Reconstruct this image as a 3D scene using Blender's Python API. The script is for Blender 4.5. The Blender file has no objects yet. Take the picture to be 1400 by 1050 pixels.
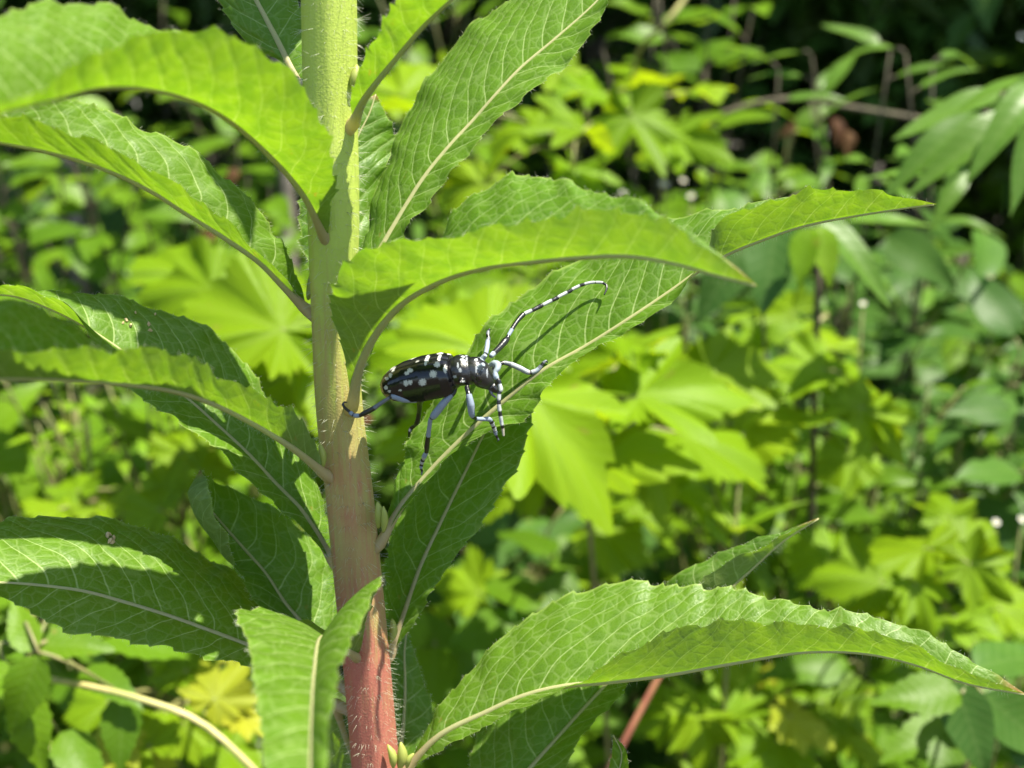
import bpy, bmesh, math, random
import numpy as np
from mathutils import Vector, Matrix, kdtree
R = math.radians
rng = random.Random(7)
sc = bpy.context.scene
col = sc.collection

# ------------------------------------------------------------------ camera
W_, H_, HFOV, PITCH, CAMZ = 1400, 1050, 50.0, 14.0, 1.0
FPX = (W_ / 2) / math.tan(R(HFOV / 2))
cam_d = bpy.data.cameras.new('camera')
cam = bpy.data.objects.new('camera', cam_d); col.objects.link(cam)
cam.location = (0, 0, CAMZ); cam.rotation_euler = (R(90 - PITCH), 0, 0)
cam_d.sensor_width = 36; cam_d.angle = R(HFOV)
cam_d.clip_start = 0.005; cam_d.clip_end = 500
cam_d.dof.use_dof = True; cam_d.dof.focus_distance = 0.252
cam_d.dof.aperture_fstop = cam_d.lens / 3.1
sc.camera = cam
CX = Vector((1, 0, 0)); CY = Vector((0, math.sin(R(PITCH)), math.cos(R(PITCH)))); CF = Vector((0, math.cos(R(PITCH)), -math.sin(R(PITCH))))
CAM = Vector((0, 0, CAMZ))
def P(x, y, d):                      # photo pixel + distance along the view axis -> world point
    return CAM + d * (CF + CX * ((x - 700) / FPX) + CY * ((525 - y) / FPX))
def proj(p):
    q = Vector(p) - CAM; d = q.dot(CF)
    return 700 + FPX * q.dot(CX) / d, 525 - FPX * q.dot(CY) / d, d
def cvec(x, y, z): return (CX * x + CY * y - CF * z)     # image right, image up, toward camera

# ------------------------------------------------------------------ light
SUN_EL, SUN_AZ = 68.0, 113.0  # azimuth: degrees clockwise from +Y (straight ahead)
world = bpy.data.worlds.new('World'); sc.world = world; world.use_nodes = True
wn = world.node_tree.nodes; wl = world.node_tree.links
sky = wn.new('ShaderNodeTexSky'); sky.sky_type = 'NISHITA'; sky.sun_disc = False
sky.sun_elevation = R(SUN_EL); sky.sun_rotation = R(SUN_AZ)
wl.new(sky.outputs[0], wn['Background'].inputs[0]); wn['Background'].inputs[1].default_value = 0.105
sun_d = bpy.data.lights.new('sun', 'SUN'); sun_d.energy = 5.0; sun_d.angle = R(0.53); sun_d.color = (1, 0.94, 0.80)
sun = bpy.data.objects.new('sun', sun_d); col.objects.link(sun); sun.location = (0, 0, 8)
sdir = Vector((math.sin(R(SUN_AZ)) * math.cos(R(SUN_EL)), math.cos(R(SUN_AZ)) * math.cos(R(SUN_EL)), math.sin(R(SUN_EL))))
sun.rotation_euler = sdir.to_track_quat('Z', 'Y').to_euler()
sc.view_settings.view_transform = 'Standard'; sc.view_settings.look = 'None'
sc.view_settings.gamma = 1; sc.view_settings.use_curve_mapping = False
sc.view_settings.exposure = 1.72
sc.render.engine = 'CYCLES'
cy = sc.cycles; cy.use_denoising = True
cy.max_bounces = 8; cy.diffuse_bounces = 4; cy.glossy_bounces = 2; cy.transmission_bounces = 5; cy.transparent_max_bounces = 4
cy.caustics_reflective = False; cy.caustics_refractive = False
cy.sample_clamp_indirect = 6

# ------------------------------------------------------------------ object helpers
def tag(o, label=None, cat=None, group=None, kind=None):
    if label: o['label'] = label
    if cat: o['category'] = cat
    if group: o['group'] = group
    if kind: o['kind'] = kind
    return o
def link(name, me, parent=None, mat=None):
    o = bpy.data.objects.new(name, me); col.objects.link(o)
    if parent is not None: o.parent = parent
    if mat is not None and me is not None and not me.materials: me.materials.append(mat)
    return o
def empty(name, loc):
    o = bpy.data.objects.new(name, None); col.objects.link(o); o.location = loc; o.empty_display_size = 0.02
    return o
def part(name, me, parent, mat):     # mesh given in world space, parent an Empty / mesh with translation only
    o = link(name, me, parent, mat)
    off = Vector((0, 0, 0)); p = parent
    while p is not None: off += p.location; p = p.parent
    o.location = -off
    return o
def mesh(name, verts, faces, smooth=True, uvs=None, cols=None):
    me = bpy.data.meshes.new(name)
    me.from_pydata([tuple(v) for v in verts], [], faces)
    if smooth: me.polygons.foreach_set('use_smooth', np.ones(len(me.polygons), dtype=bool))
    if uvs:
        li = np.empty(len(me.loops), dtype=np.int32); me.loops.foreach_get('vertex_index', li)
        for k, arr in uvs.items():
            lay = me.uv_layers.new(name=k)
            lay.data.foreach_set('uv', np.asarray(arr, dtype=np.float32)[li].ravel())
    if cols is not None:
        a = me.color_attributes.new('col', 'FLOAT_COLOR', 'POINT')
        c = np.ones((len(cols), 4), dtype=np.float32); c[:, :3] = cols
        a.data.foreach_set('color', c.ravel())
    me.update()
    return me
def spline(pts, n, tout=None):
    """smooth curve through pts (k,dim); returns n samples"""
    p = np.asarray(pts, dtype=float); k = len(p)
    d = np.linalg.norm(np.diff(p[:, :3], axis=0), axis=1); d = np.maximum(d, 1e-6)
    t = np.concatenate([[0], np.cumsum(d)])
    return spline_t(p, t, np.linspace(0, t[-1], n))
def spline_t(p, t, q):
    p = np.asarray(p, dtype=float); k = len(p)
    s = np.diff(p, axis=0) / np.diff(t)[:, None]
    m = np.empty_like(p); m[0] = s[0]; m[-1] = s[-1]
    h = np.diff(t)
    for i in range(1, k - 1):
        m[i] = (s[i - 1] * h[i] + s[i] * h[i - 1]) / (h[i] + h[i - 1])
    i = np.clip(np.searchsorted(t, q, side='right') - 1, 0, k - 2)
    hh = (t[i + 1] - t[i]); u = ((q - t[i]) / hh)[:, None]; hh = hh[:, None]
    return ((2*u**3 - 3*u**2 + 1) * p[i] + (u**3 - 2*u**2 + u) * hh * m[i] + (-2*u**3 + 3*u**2) * p[i+1] + (u**3 - u**2) * hh * m[i+1])
class MB:
    def __init__(s): s.v = []; s.f = []; s.c = []; s.uv = []
    def add(s, v, f, c=None, uv=None):
        b = len(s.v); s.v += [tuple(x) for x in v]; s.f += [tuple(i + b for i in q) for q in f]
        if c is not None: s.c += list(c)
        if uv is not None: s.uv += list(uv)
    def tube(s, pts, rad, sides=6, cols=None, flat=None):
        pts = np.asarray(pts, dtype=float); n = len(pts)
        rad = np.broadcast_to(np.asarray(rad, dtype=float), (n,))
        tg = np.gradient(pts, axis=0); tg /= np.maximum(np.linalg.norm(tg, axis=1), 1e-12)[:, None]
        a = np.array([0, 0, 1.0]) if abs(tg[0][2]) < .9 else np.array([1.0, 0, 0])
        v = []; L = np.concatenate([[0], np.cumsum(np.linalg.norm(np.diff(pts, axis=0), axis=1))])
        uv = []
        for i in range(n):
            b = np.cross(tg[i], a); b /= np.linalg.norm(b); a = np.cross(b, tg[i])
            for j in range(sides):
                w = 2 * math.pi * j / sides
                v.append(pts[i] + rad[i] * (a * math.cos(w) + b * math.sin(w))); uv.append((L[i], j / sides))
        f = [(i*sides + j, i*sides + (j+1) % sides, (i+1)*sides + (j+1) % sides, (i+1)*sides + j) for i in range(n-1) for j in range(sides)]
        f.append(tuple(reversed(range(sides)))); f.append(tuple(range((n-1)*sides, n*sides)))
        c = None
        if cols is not None: c = [cols[i] for i in range(n) for j in range(sides)]
        s.add(v, f, c, uv)
    def mesh(s, name): return mesh(name, s.v, s.f, cols=(np.array(s.c) if s.c else None), uvs=({'uv': s.uv} if s.uv and len(s.uv) == len(s.v) else None))

# ------------------------------------------------------------------ materials
class NB:
    def __init__(s, name):
        s.m = bpy.data.materials.new(name); s.m.use_nodes = True; s.t = s.m.node_tree; s.n = s.t.nodes; s.l = s.t.links
        s.out = s.n['Material Output']; s.bsdf = s.n['Principled BSDF']
    def put(s, node, sock, val):
        if hasattr(val, 'links'): s.l.new(val, node.inputs[sock])
        else: node.inputs[sock].default_value = val
    def math(s, op, a, b=0.0, c=0.0, clamp=False):
        n = s.n.new('ShaderNodeMath'); n.operation = op; n.use_clamp = clamp
        s.put(n, 0, a); s.put(n, 1, b); s.put(n, 2, c); return n.outputs[0]
    def mr(s, v, a, b, c, d, smooth=True):
        n = s.n.new('ShaderNodeMapRange'); n.interpolation_type = 'SMOOTHSTEP' if smooth else 'LINEAR'
        for k, x in zip(('Value', 'From Min', 'From Max', 'To Min', 'To Max'), (v, a, b, c, d)): s.put(n, k, x)
        return n.outputs[0]
    def mix(s, f, a, b, mode='MIX'):
        n = s.n.new('ShaderNodeMix'); n.data_type = 'RGBA'; n.blend_type = mode; n.clamp_factor = True
        s.put(n, 0, f); s.put(n, 6, a if hasattr(a, 'links') else (*a, 1)); s.put(n, 7, b if hasattr(b, 'links') else (*b, 1))
        return n.outputs[2]
    def noise(s, vec, scale, detail=2.0, rough=0.5):
        n = s.n.new('ShaderNodeTexNoise'); n.inputs['Scale'].default_value = scale; n.inputs['Detail'].default_value = detail
        n.inputs['Roughness'].default_value = rough
        if vec is not None: s.l.new(vec, n.inputs['Vector'])
        return n.outputs[0]
    def vor(s, vec, scale, feat='DISTANCE_TO_EDGE'):
        n = s.n.new('ShaderNodeTexVoronoi'); n.feature = feat; n.inputs['Scale'].default_value = scale
        if vec is not None: s.l.new(vec, n.inputs['Vector'])
        return n.outputs[0]
    def uv(s, name):
        n = s.n.new('ShaderNodeUVMap'); n.uv_map = name; return n.outputs[0]
    def xyz(s, v):
        n = s.n.new('ShaderNodeSeparateXYZ'); s.l.new(v, n.inputs[0]); return n.outputs
    def comb(s, x, y, z=0.0):
        n = s.n.new('ShaderNodeCombineXYZ'); s.put(n, 0, x); s.put(n, 1, y); s.put(n, 2, z); return n.outputs[0]
    def objco(s): return s.n.new('ShaderNodeTexCoord').outputs['Object']
    def rand(s): return s.n.new('ShaderNodeObjectInfo').outputs['Random']
    def bump(s, h, dist, strength=1.0):
        n = s.n.new('ShaderNodeBump'); n.inputs['Distance'].default_value = dist; n.inputs['Strength'].default_value = strength
        s.l.new(h, n.inputs['Height']); return n.outputs[0]
    def backfacing(s): return s.n.new('ShaderNodeNewGeometry').outputs['Backfacing']
    def leaf(s, colour, trans, fac, rough, normal=None, spec=0.5, sheen=0.0):
        b = s.bsdf; s.put(b, 'Base Color', colour if hasattr(colour, 'links') else (*colour, 1)); s.put(b, 'Roughness', rough)
        s.put(b, 'Specular IOR Level', spec)
        if sheen: s.put(b, 'Sheen Weight', sheen); s.put(b, 'Sheen Roughness', 0.4)
        t = s.n.new('ShaderNodeBsdfTranslucent'); s.put(t, 'Color', trans if hasattr(trans, 'links') else (*trans, 1))
        if normal is not None: s.l.new(normal, b.inputs['Normal']); s.l.new(normal, t.inputs['Normal'])
        mx = s.n.new('ShaderNodeMixShader'); s.put(mx, 0, fac)
        s.l.new(b.outputs[0], mx.inputs[1]); s.l.new(t.outputs[0], mx.inputs[2]); s.l.new(mx.outputs[0], s.out.inputs[0])
        return s.m

def primrose_leaf_mat():
    k = NB('willow_leaf'); u1 = k.uv('uv'); U, Hh, _ = k.xyz(u1); TN, V, _ = k.xyz(k.uv('uvn'))
    ah = k.math('ABSOLUTE', Hh); av = k.math('ABSOLUTE', V); side = k.math('SIGN', Hh); rnd = k.rand()
    n1 = k.math('SUBTRACT', k.noise(u1, 0.9, 1), 0.5)
    w = k.math('SUBTRACT', U, k.math('ADD', k.math('MULTIPLY', ah, 0.62), k.math('MULTIPLY', k.math('MULTIPLY', ah, ah), 0.30)))
    w = k.math('ADD', w, k.math('ADD', k.math('MULTIPLY', side, 0.14), k.math('MULTIPLY', n1, 0.35)))
    SP = 0.66
    f = k.math('FRACT', k.math('DIVIDE', k.math('ADD', w, 20.0), SP))
    dist = k.math('MULTIPLY', k.math('ABSOLUTE', k.math('SUBTRACT', f, 0.5)), SP)
    wd = k.math('SUBTRACT', 0.034, k.math('MULTIPLY', av, 0.022))
    vein = k.mr(dist, k.math('MULTIPLY', wd, 0.25), wd, 1.0, 0.0)
    vv = k.vor(u1, 3.2); net = k.mr(vv, 0.0, 0.10, 1.0, 0.0)
    vv2 = k.vor(u1, 11.0); net2 = k.mr(vv2, 0.0, 0.16, 1.0, 0.0)
    nz = k.noise(u1, 2.2, 4, 0.6); nz2 = k.noise(u1, 30.0, 2, 0.6)
    top = k.mix(k.mr(nz, 0.3, 0.7, 0, 1), (0.058, 0.136, 0.008), (0.090, 0.194, 0.009))
    top = k.mix(k.math('MULTIPLY', rnd, 0.35), top, (0.115, 0.205, 0.010))
    und = k.mix(k.mr(nz, 0.3, 0.7, 0, 1), (0.125, 0.185, 0.045), (0.165, 0.225, 0.060))
    base = k.mix(k.backfacing(), top, und)
    lines = k.math('ADD', k.math('MULTIPLY', vein, 0.75), k.math('ADD', k.math('MULTIPLY', net, 0.22), k.math('MULTIPLY', net2, 0.07)), clamp=True)
    c = k.mix(lines, base, (0.32, 0.42, 0.15))
    c = k.mix(k.mr(av, 0.955, 1.0, 0, 0.7), c, (0.26, 0.36, 0.08))
    c = k.mix(k.mr(TN, 0.955, 0.995, 0, 0.8), c, (0.30, 0.13, 0.05))
    # brown / yellow age spots with a shape of their own
    sp = k.mr(k.noise(u1, 0.9, 4, 0.75), 0.66, 0.76, 0, 0.55)
    c = k.mix(sp, c, (0.25, 0.20, 0.035))
    tr = k.mix(lines, (0.215, 0.385, 0.008), (0.32, 0.46, 0.06))
    tr = k.mix(k.mr(nz, 0.35, 0.68, 0, 0.8), tr, (0.125, 0.27, 0.006))
    tr = k.mix(sp, tr, (0.40, 0.22, 0.02))
    hgt = k.math('ADD', k.math('MULTIPLY', k.mr(dist, 0, 0.20, 0, 1), 1.0), k.math('ADD', k.math('MULTIPLY', k.mr(vv, 0, .25, 0, 1), 0.35), k.math('ADD', k.math('MULTIPLY', k.mr(vv2, 0, .3, 0, 1), 0.16), k.math('MULTIPLY', nz2, 0.10))))
    nrm = k.bump(hgt, 0.00022, 0.6)
    rough = k.mr(nz2, 0.3, 0.7, 0.36, 0.56)
    return k.leaf(c, tr, 0.45, rough, nrm, 0.28)
def midrib_mat():
    k = NB('midrib'); u, v, _ = k.xyz(k.uv('uv')); n = k.noise(k.objco(), 260, 3)
    t = k.mr(u, 0.004, 0.03, 0, 1)
    c = k.mix(t, (0.54, 0.38, 0.24), (0.50, 0.50, 0.25)); c = k.mix(k.mr(n, .4, .7, 0, .35), c, (0.52, 0.44, 0.26))
    return k.leaf(c, (0.62, 0.62, 0.22), 0.55, 0.5, k.bump(n, 0.0003, .5))
def stem_mat():
    k = NB('stem'); u, v, _ = k.xyz(k.uv('uv')); oc = k.objco()
    X, Y, Z = k.xyz(oc); st = k.noise(k.comb(k.math('MULTIPLY', X, 900.0), k.math('MULTIPLY', Y, 900.0), k.math('MULTIPLY', Z, 45.0)), 1.0, 3, .6)
    nz = k.noise(oc, 70, 3, .6); pit = k.noise(oc, 1900, 2, .6)
    t = k.math('ADD', u, k.math('ADD', k.math('MULTIPLY', k.math('SUBTRACT', nz, .5), 0.45), k.math('MULTIPLY', k.math('SUBTRACT', st, .5), 0.5)))
    c = k.mix(k.mr(t, 0.28, 0.56, 0, 1), (0.40, 0.50, 0.085), (0.38, 0.34, 0.11))
    c = k.mix(k.mr(t, 0.55, 0.95, 0, 1), c, (0.42, 0.145, 0.105))
    c = k.mix(k.mr(pit, .52, .72, 0, .35), c, (0.40, 0.38, 0.20))
    tr = k.mix(k.mr(t, 0.3, 0.7, 0, 1), (0.50, 0.58, 0.06), (0.52, 0.22, 0.08))
    h = k.math('ADD', k.math('MULTIPLY', st, .8), k.math('MULTIPLY', pit, .5))
    return k.leaf(c, tr, 0.28, 0.5, k.bump(h, 0.0004, .6), 0.35)
def hair_mat():
    k = NB('hair'); return k.leaf((0.62, 0.64, 0.50), (0.7, 0.72, 0.5), 0.4, 0.5)
def bg_leaf_mat(name, c1, c2, tr, veins='pin', under=(0.12, 0.19, 0.06), rough=0.5, fac=0.42, sat=1.0):
    k = NB(name); uv = k.uv('uv'); U, V, _ = k.xyz(uv); rnd = k.rand(); rnd2 = k.math('FRACT', k.math('MULTIPLY', rnd, 7.31))
    nz = k.noise(uv, 4.0, 3, .6)
    av = k.math('ABSOLUTE', V)
    if veins == 'pin':
        f = k.math('FRACT', k.math('MULTIPLY', k.math('SUBTRACT', U, k.math('MULTIPLY', av, 0.75)), 9.0))
        d = k.math('ABSOLUTE', k.math('SUBTRACT', f, 0.5))
        ln = k.math('MAXIMUM', k.mr(d, 0.03, 0.13, 1, 0), k.mr(av, 0.006, 0.02, 1, 0))
        pil = k.mr(d, 0, .3, 0, 1)
    else:   # palmate: V = lobe-relative angle 0 at a main vein, U = radius
        f = k.math('FRACT', k.math('MULTIPLY', k.math('SUBTRACT', U, k.math('MULTIPLY', av, 0.9)), 7.0))
        d = k.math('ABSOLUTE', k.math('SUBTRACT', f, 0.5))
        ln = k.math('MAXIMUM', k.math('MULTIPLY', k.mr(d, 0.03, 0.14, 1, 0), 0.5), k.mr(k.math('MULTIPLY', av, U), 0.008, 0.03, 1, 0))
        pil = k.mr(d, 0, .3, 0, 1)
    c = k.mix(rnd, c1, c2); c = k.mix(k.math('MULTIPLY', k.math('FRACT', k.math('MULTIPLY', rnd, 13.7)), .55), c, tuple(x * .45 for x in c1)); c = k.mix(k.mr(nz, .35, .7, 0, .35), c, c1)
    c = k.mix(k.math('MULTIPLY', ln, 0.08), c, (0.28, 0.36, 0.12))
    und = k.mix(k.math('MULTIPLY', ln, 0.3), under, (0.28, 0.34, 0.14))
    c = k.mix(k.backfacing(), c, und)
    t = k.mix(k.math('MULTIPLY', rnd2, 0.5), tr, tuple(x * y for x, y in zip(tr, (1.3, 1.05, 0.8))))
    t = k.mix(k.math('MULTIPLY', ln, 0.3), t, tuple(x * 0.75 for x in tr))
    blem = k.mr(k.noise(k.comb(U, V, k.math('MULTIPLY', rnd, 40.0)), 3.0, 2), .70, .76, 0, .5)
    c = k.mix(blem, c, (0.20, 0.15, 0.03))
    return k.leaf(c, t, fac, rough, k.bump(k.math('ADD', k.math('MULTIPLY', pil, .12), nz), 0.0010, .4), 0.13)
def plain(name, c1, c2, scale, rough=0.7, bump=0.0, stretch=None):
    k = NB(name); oc = k.objco()
    if stretch:
        X, Y, Z = k.xyz(oc); oc = k.comb(k.math('MULTIPLY', X, stretch), k.math('MULTIPLY', Y, stretch), Z)
    n = k.noise(oc, scale, 5, .65); c = k.mix(k.mr(n, .35, .65, 0, 1), c1, c2)
    k.l.new(c, k.bsdf.inputs['Base Color']); k.bsdf.inputs['Roughness'].default_value = rough
    if bump: k.l.new(k.bump(n, bump), k.bsdf.inputs['Normal'])
    return k.m
def attr_mat(name, rough, spec=0.5, coat=0.0, bump=None):
    k = NB(name); a = k.n.new('ShaderNodeAttribute'); a.attribute_name = 'col'
    k.l.new(a.outputs['Color'], k.bsdf.inputs['Base Color'])
    lum = k.n.new('ShaderNodeRGBToBW'); k.l.new(a.outputs['Color'], lum.inputs[0])
    k.put(k.bsdf, 'Roughness', k.mr(lum.outputs[0], 0.02, 0.25, rough, 0.75)); k.bsdf.inputs['Specular IOR Level'].default_value = spec
    k.bsdf.inputs['Coat Weight'].default_value = coat
    n = k.noise(k.objco(), 2600 if not bump else bump, 2)
    k.l.new(k.bump(n, 0.00006, .6), k.bsdf.inputs['Normal'])
    return k.m

M_LEAF = primrose_leaf_mat(); M_RIB = midrib_mat(); M_STEM = stem_mat(); M_HAIR = hair_mat()

# ------------------------------------------------------------------ ground, far woodland
def ground():
    n = 60; v = []; f = []
    xs = np.sign(np.linspace(-1, 1, n)) * np.abs(np.linspace(-1, 1, n)) ** 2.2 * 150
    for y in xs:
        for x in xs:
            r = math.hypot(x, y); z = 0.03 * math.sin(3.1 * x) * math.cos(2.3 * y) if r < 8 else 0
            v.append((x, y, z))
    for j in range(n - 1):
        for i in range(n - 1): f.append((j*n+i, j*n+i+1, (j+1)*n+i+1, (j+1)*n+i))
    o = link('ground', mesh('ground', v, f), None, plain('soil', (0.035, 0.025, 0.014), (0.07, 0.055, 0.03), 9, .95, 0.01))
    tag(o, 'dark soil under the thicket', kind='structure')
ground()

# leaf templates: base at origin, tip +Y, upper side +Z, unit length ------------------------------------------------
def grid_leaf(name, width, wpos=0.4, nu=12, nv=3, fold=0.25, droop=0.25, teeth=0, tooth=0.0, wav=0.02, tip=1.0, seed=0):
    r = random.Random(seed); v = []; uv = []
    for i in range(nu + 1):
        t = i / nu
        w = width * (t / wpos) ** 0.7 * math.exp(0.7 * (1 - t / wpos)) if t > 0 else 0
        w *= max(0.0, 1 - t ** (3.2 * tip)) ** 0.9
        if i in (0, nu): w = 0.004
        tw = (tooth * width * (0.5 if i % 2 else -0.5)) if teeth and 0 < i < nu else 0
        zc = -droop * t * t
        for j in range(-nv, nv + 1):
            s = j / nv; ww = w + (tw if abs(j) == nv else 0)
            z = zc + fold * abs(s) * w * (1 - 0.4 * abs(s)) + wav * abs(s) * math.sin(9 * t + (2 if s > 0 else 0) + seed)
            v.append((s * ww, t * (1 - 0.12 * droop) + abs(s) * 0.02, z)); uv.append((t, s * w / 1.0))
    m = 2 * nv + 1
    f = [(i*m + j, i*m + j + 1, (i+1)*m + j + 1, (i+1)*m + j) for i in range(nu) for j in range(m - 1)]
    return mesh(name, v, f, uvs={'uv': uv})
def lobed_leaf(name, seed, depth=0.35, ntooth=3):
    """grape-like leaf: five lobes with coarse teeth, sinus at the base where the stalk joins"""
    r = random.Random(seed)
    lobes = [(0, 1.0), (52, 0.86), (-52, 0.84), (112, 0.62), (-112, 0.64)]
    n = 144; ring = []
    for i in range(n):
        a = -168 + 336 * i / (n - 1)
        best = 0; da = 0
        for la, lr in lobes:
            x = abs(a - la); val = lr * (1 - depth * (x / 27.0) ** 1.25 * (0.6 if x > 30 else 1))
            if val > best: best = val; da = (a - la)
        best = max(best, 0.42)
        ph = (abs(da) * ntooth / 27.0) % 1.0
        best *= 1 + 0.085 * (1 - 2 * ph)
        best *= 1 + 0.02 * r.uniform(-1, 1)
        ring.append((a, best, da / 27.0))
    v = [(0, 0, 0)]; uv = [(0, 0)]; f = []
    rr = (0.3, 0.6, 0.85, 1.0)
    wv = [r.uniform(-1, 1) for _ in range(6)]
    for q in rr:
        for a, b, da in ring:
            rad = b * q * 0.72; w = R(a)
            z = 0.035 * abs(da) * q * 0.9 - 0.16 * rad * rad - 0.12 * max(0, rad * math.cos(w)) ** 2
            z += 0.10 * q * q * math.sin(2.3 * w + wv[0] * 3) * (.4 + abs(wv[1])) + 0.05 * q * math.sin(5 * w + 3 * wv[2]) + .03 * q * q * math.sin(11 * w + 3 * wv[3])
            v.append((rad * math.sin(w), rad * math.cos(w), z)); uv.append((b * q, da))
    for i in range(n - 1): f.append((0, 1 + i + 1, 1 + i))
    for k in range(len(rr) - 1):
        for i in range(n - 1):
            a0 = 1 + k * n + i; f.append((a0, a0 + 1, a0 + n + 1, a0 + n))
    return mesh(name, v, f, uvs={'uv': uv})

BM = {
 'grape': bg_leaf_mat('vine_leaf', (0.120, 0.225, 0.004), (0.180, 0.275, 0.006), (0.31, 0.46, 0.006), 'palm', (0.17, 0.25, 0.04), .48, .42),
 'ovate': bg_leaf_mat('shrub_leaf', (0.062, 0.140, 0.006), (0.120, 0.220, 0.008), (0.20, 0.36, 0.012), 'pin', (0.10, 0.17, 0.06), .42, .38),
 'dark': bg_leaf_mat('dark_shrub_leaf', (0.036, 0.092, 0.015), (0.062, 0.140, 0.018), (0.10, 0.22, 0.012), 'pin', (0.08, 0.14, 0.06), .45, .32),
 'lance': bg_leaf_mat('long_leaf', (0.070, 0.150, 0.020), (0.105, 0.205, 0.024), (0.17, 0.33, 0.025), 'pin', (0.12, 0.19, 0.08), .38, .36),
 'bright': bg_leaf_mat('bright_leaf', (0.120, 0.235, 0.006), (0.19, 0.295, 0.010), (0.33, 0.48, 0.012), 'pin', (0.16, 0.24, 0.07), .5, .42),
 'yellow': bg_leaf_mat('yellow_leaf', (0.22, 0.27, 0.018), (0.32, 0.32, 0.02), (0.45, 0.48, 0.02), 'palm', (0.26, 0.28, 0.06), .5, .42),
 'rust': bg_leaf_mat('dead_leaf', (0.06, 0.022, 0.010), (0.085, 0.04, 0.014), (0.07, 0.025, 0.006), 'pin', (0.22, 0.10, 0.04), .7, .3),
}
def sized(me, mat): me.materials.append(mat); return me
TPL = {
 'grape': [sized(lobed_leaf('vine_leaf', s, d, t), BM['grape']) for s, d, t in ((1, .30, 4), (2, .22, 5), (3, .40, 4), (4, .18, 4), (5, .34, 5), (6, .26, 3), (7, .14, 5))],
 'deep': [sized(lobed_leaf('deep_lobed_leaf', s, d, t), BM['grape']) for s, d, t in ((21, .52, 2), (22, .46, 3), (23, .58, 2))],
 'yellow': [sized(lobed_leaf('yellow_leaf', s, d, t), BM['yellow']) for s, d, t in ((11, .42, 2), (12, .34, 3))],
 'ovate': [sized(grid_leaf('shrub_leaf', .26, .36, 14, 2, .3, dr, 1, .10, .02, 1, s), BM['ovate']) for s, dr in ((1, .15), (2, .35), (3, .05))],
 'round': [sized(grid_leaf('round_leaf', .36, .42, 12, 2, .18, dr, 0, 0, .03, 1.5, s), BM['ovate']) for s, dr in ((4, .15), (5, .3))],
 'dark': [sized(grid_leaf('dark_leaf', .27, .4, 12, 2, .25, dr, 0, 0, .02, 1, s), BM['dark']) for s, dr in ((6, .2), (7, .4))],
 'lance': [sized(grid_leaf('long_leaf', .145, .38, 14, 2, .35, dr, 0, 0, .012, 1, s), BM['lance']) for s, dr in ((8, .25), (9, .5), (10, .1))],
 'bright': [sized(grid_leaf('bright_leaf', .25, .36, 14, 2, .25, dr, 1, .14, .02, 1, s), BM['bright']) for s, dr in ((11, .1), (12, .3))],
 'narrow': [sized(grid_leaf('narrow_leaf', .075, .4, 10, 1, .3, dr, 0, 0, .0, 1, s), BM['bright']) for s, dr in ((13, .1), (14, .35))],
 'rust': [sized(grid_leaf('dead_leaf', .22, .4, 8, 2, .6, .5, 0, 0, .06, 1, s), BM['rust']) for s in (15, 16)],
}
M_TWIG = plain('twig', (0.10, 0.12, 0.03), (0.16, 0.15, 0.05), 60, .6)
M_BROWN = plain('brown_twig', (0.04, 0.035, 0.018), (0.075, 0.062, 0.032), 60, .8)
M_BARK = plain('bark', (0.10, 0.085, 0.07), (0.22, 0.19, 0.16), 22, .9, 0.01, 6.0)
M_STRAW = plain('pale_vine', (0.30, 0.30, 0.09), (0.42, 0.36, 0.14), 80, .6)
M_RED = plain('red_stem', (0.26, 0.085, 0.05), (0.33, 0.15, 0.07), 50, .6)

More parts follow.
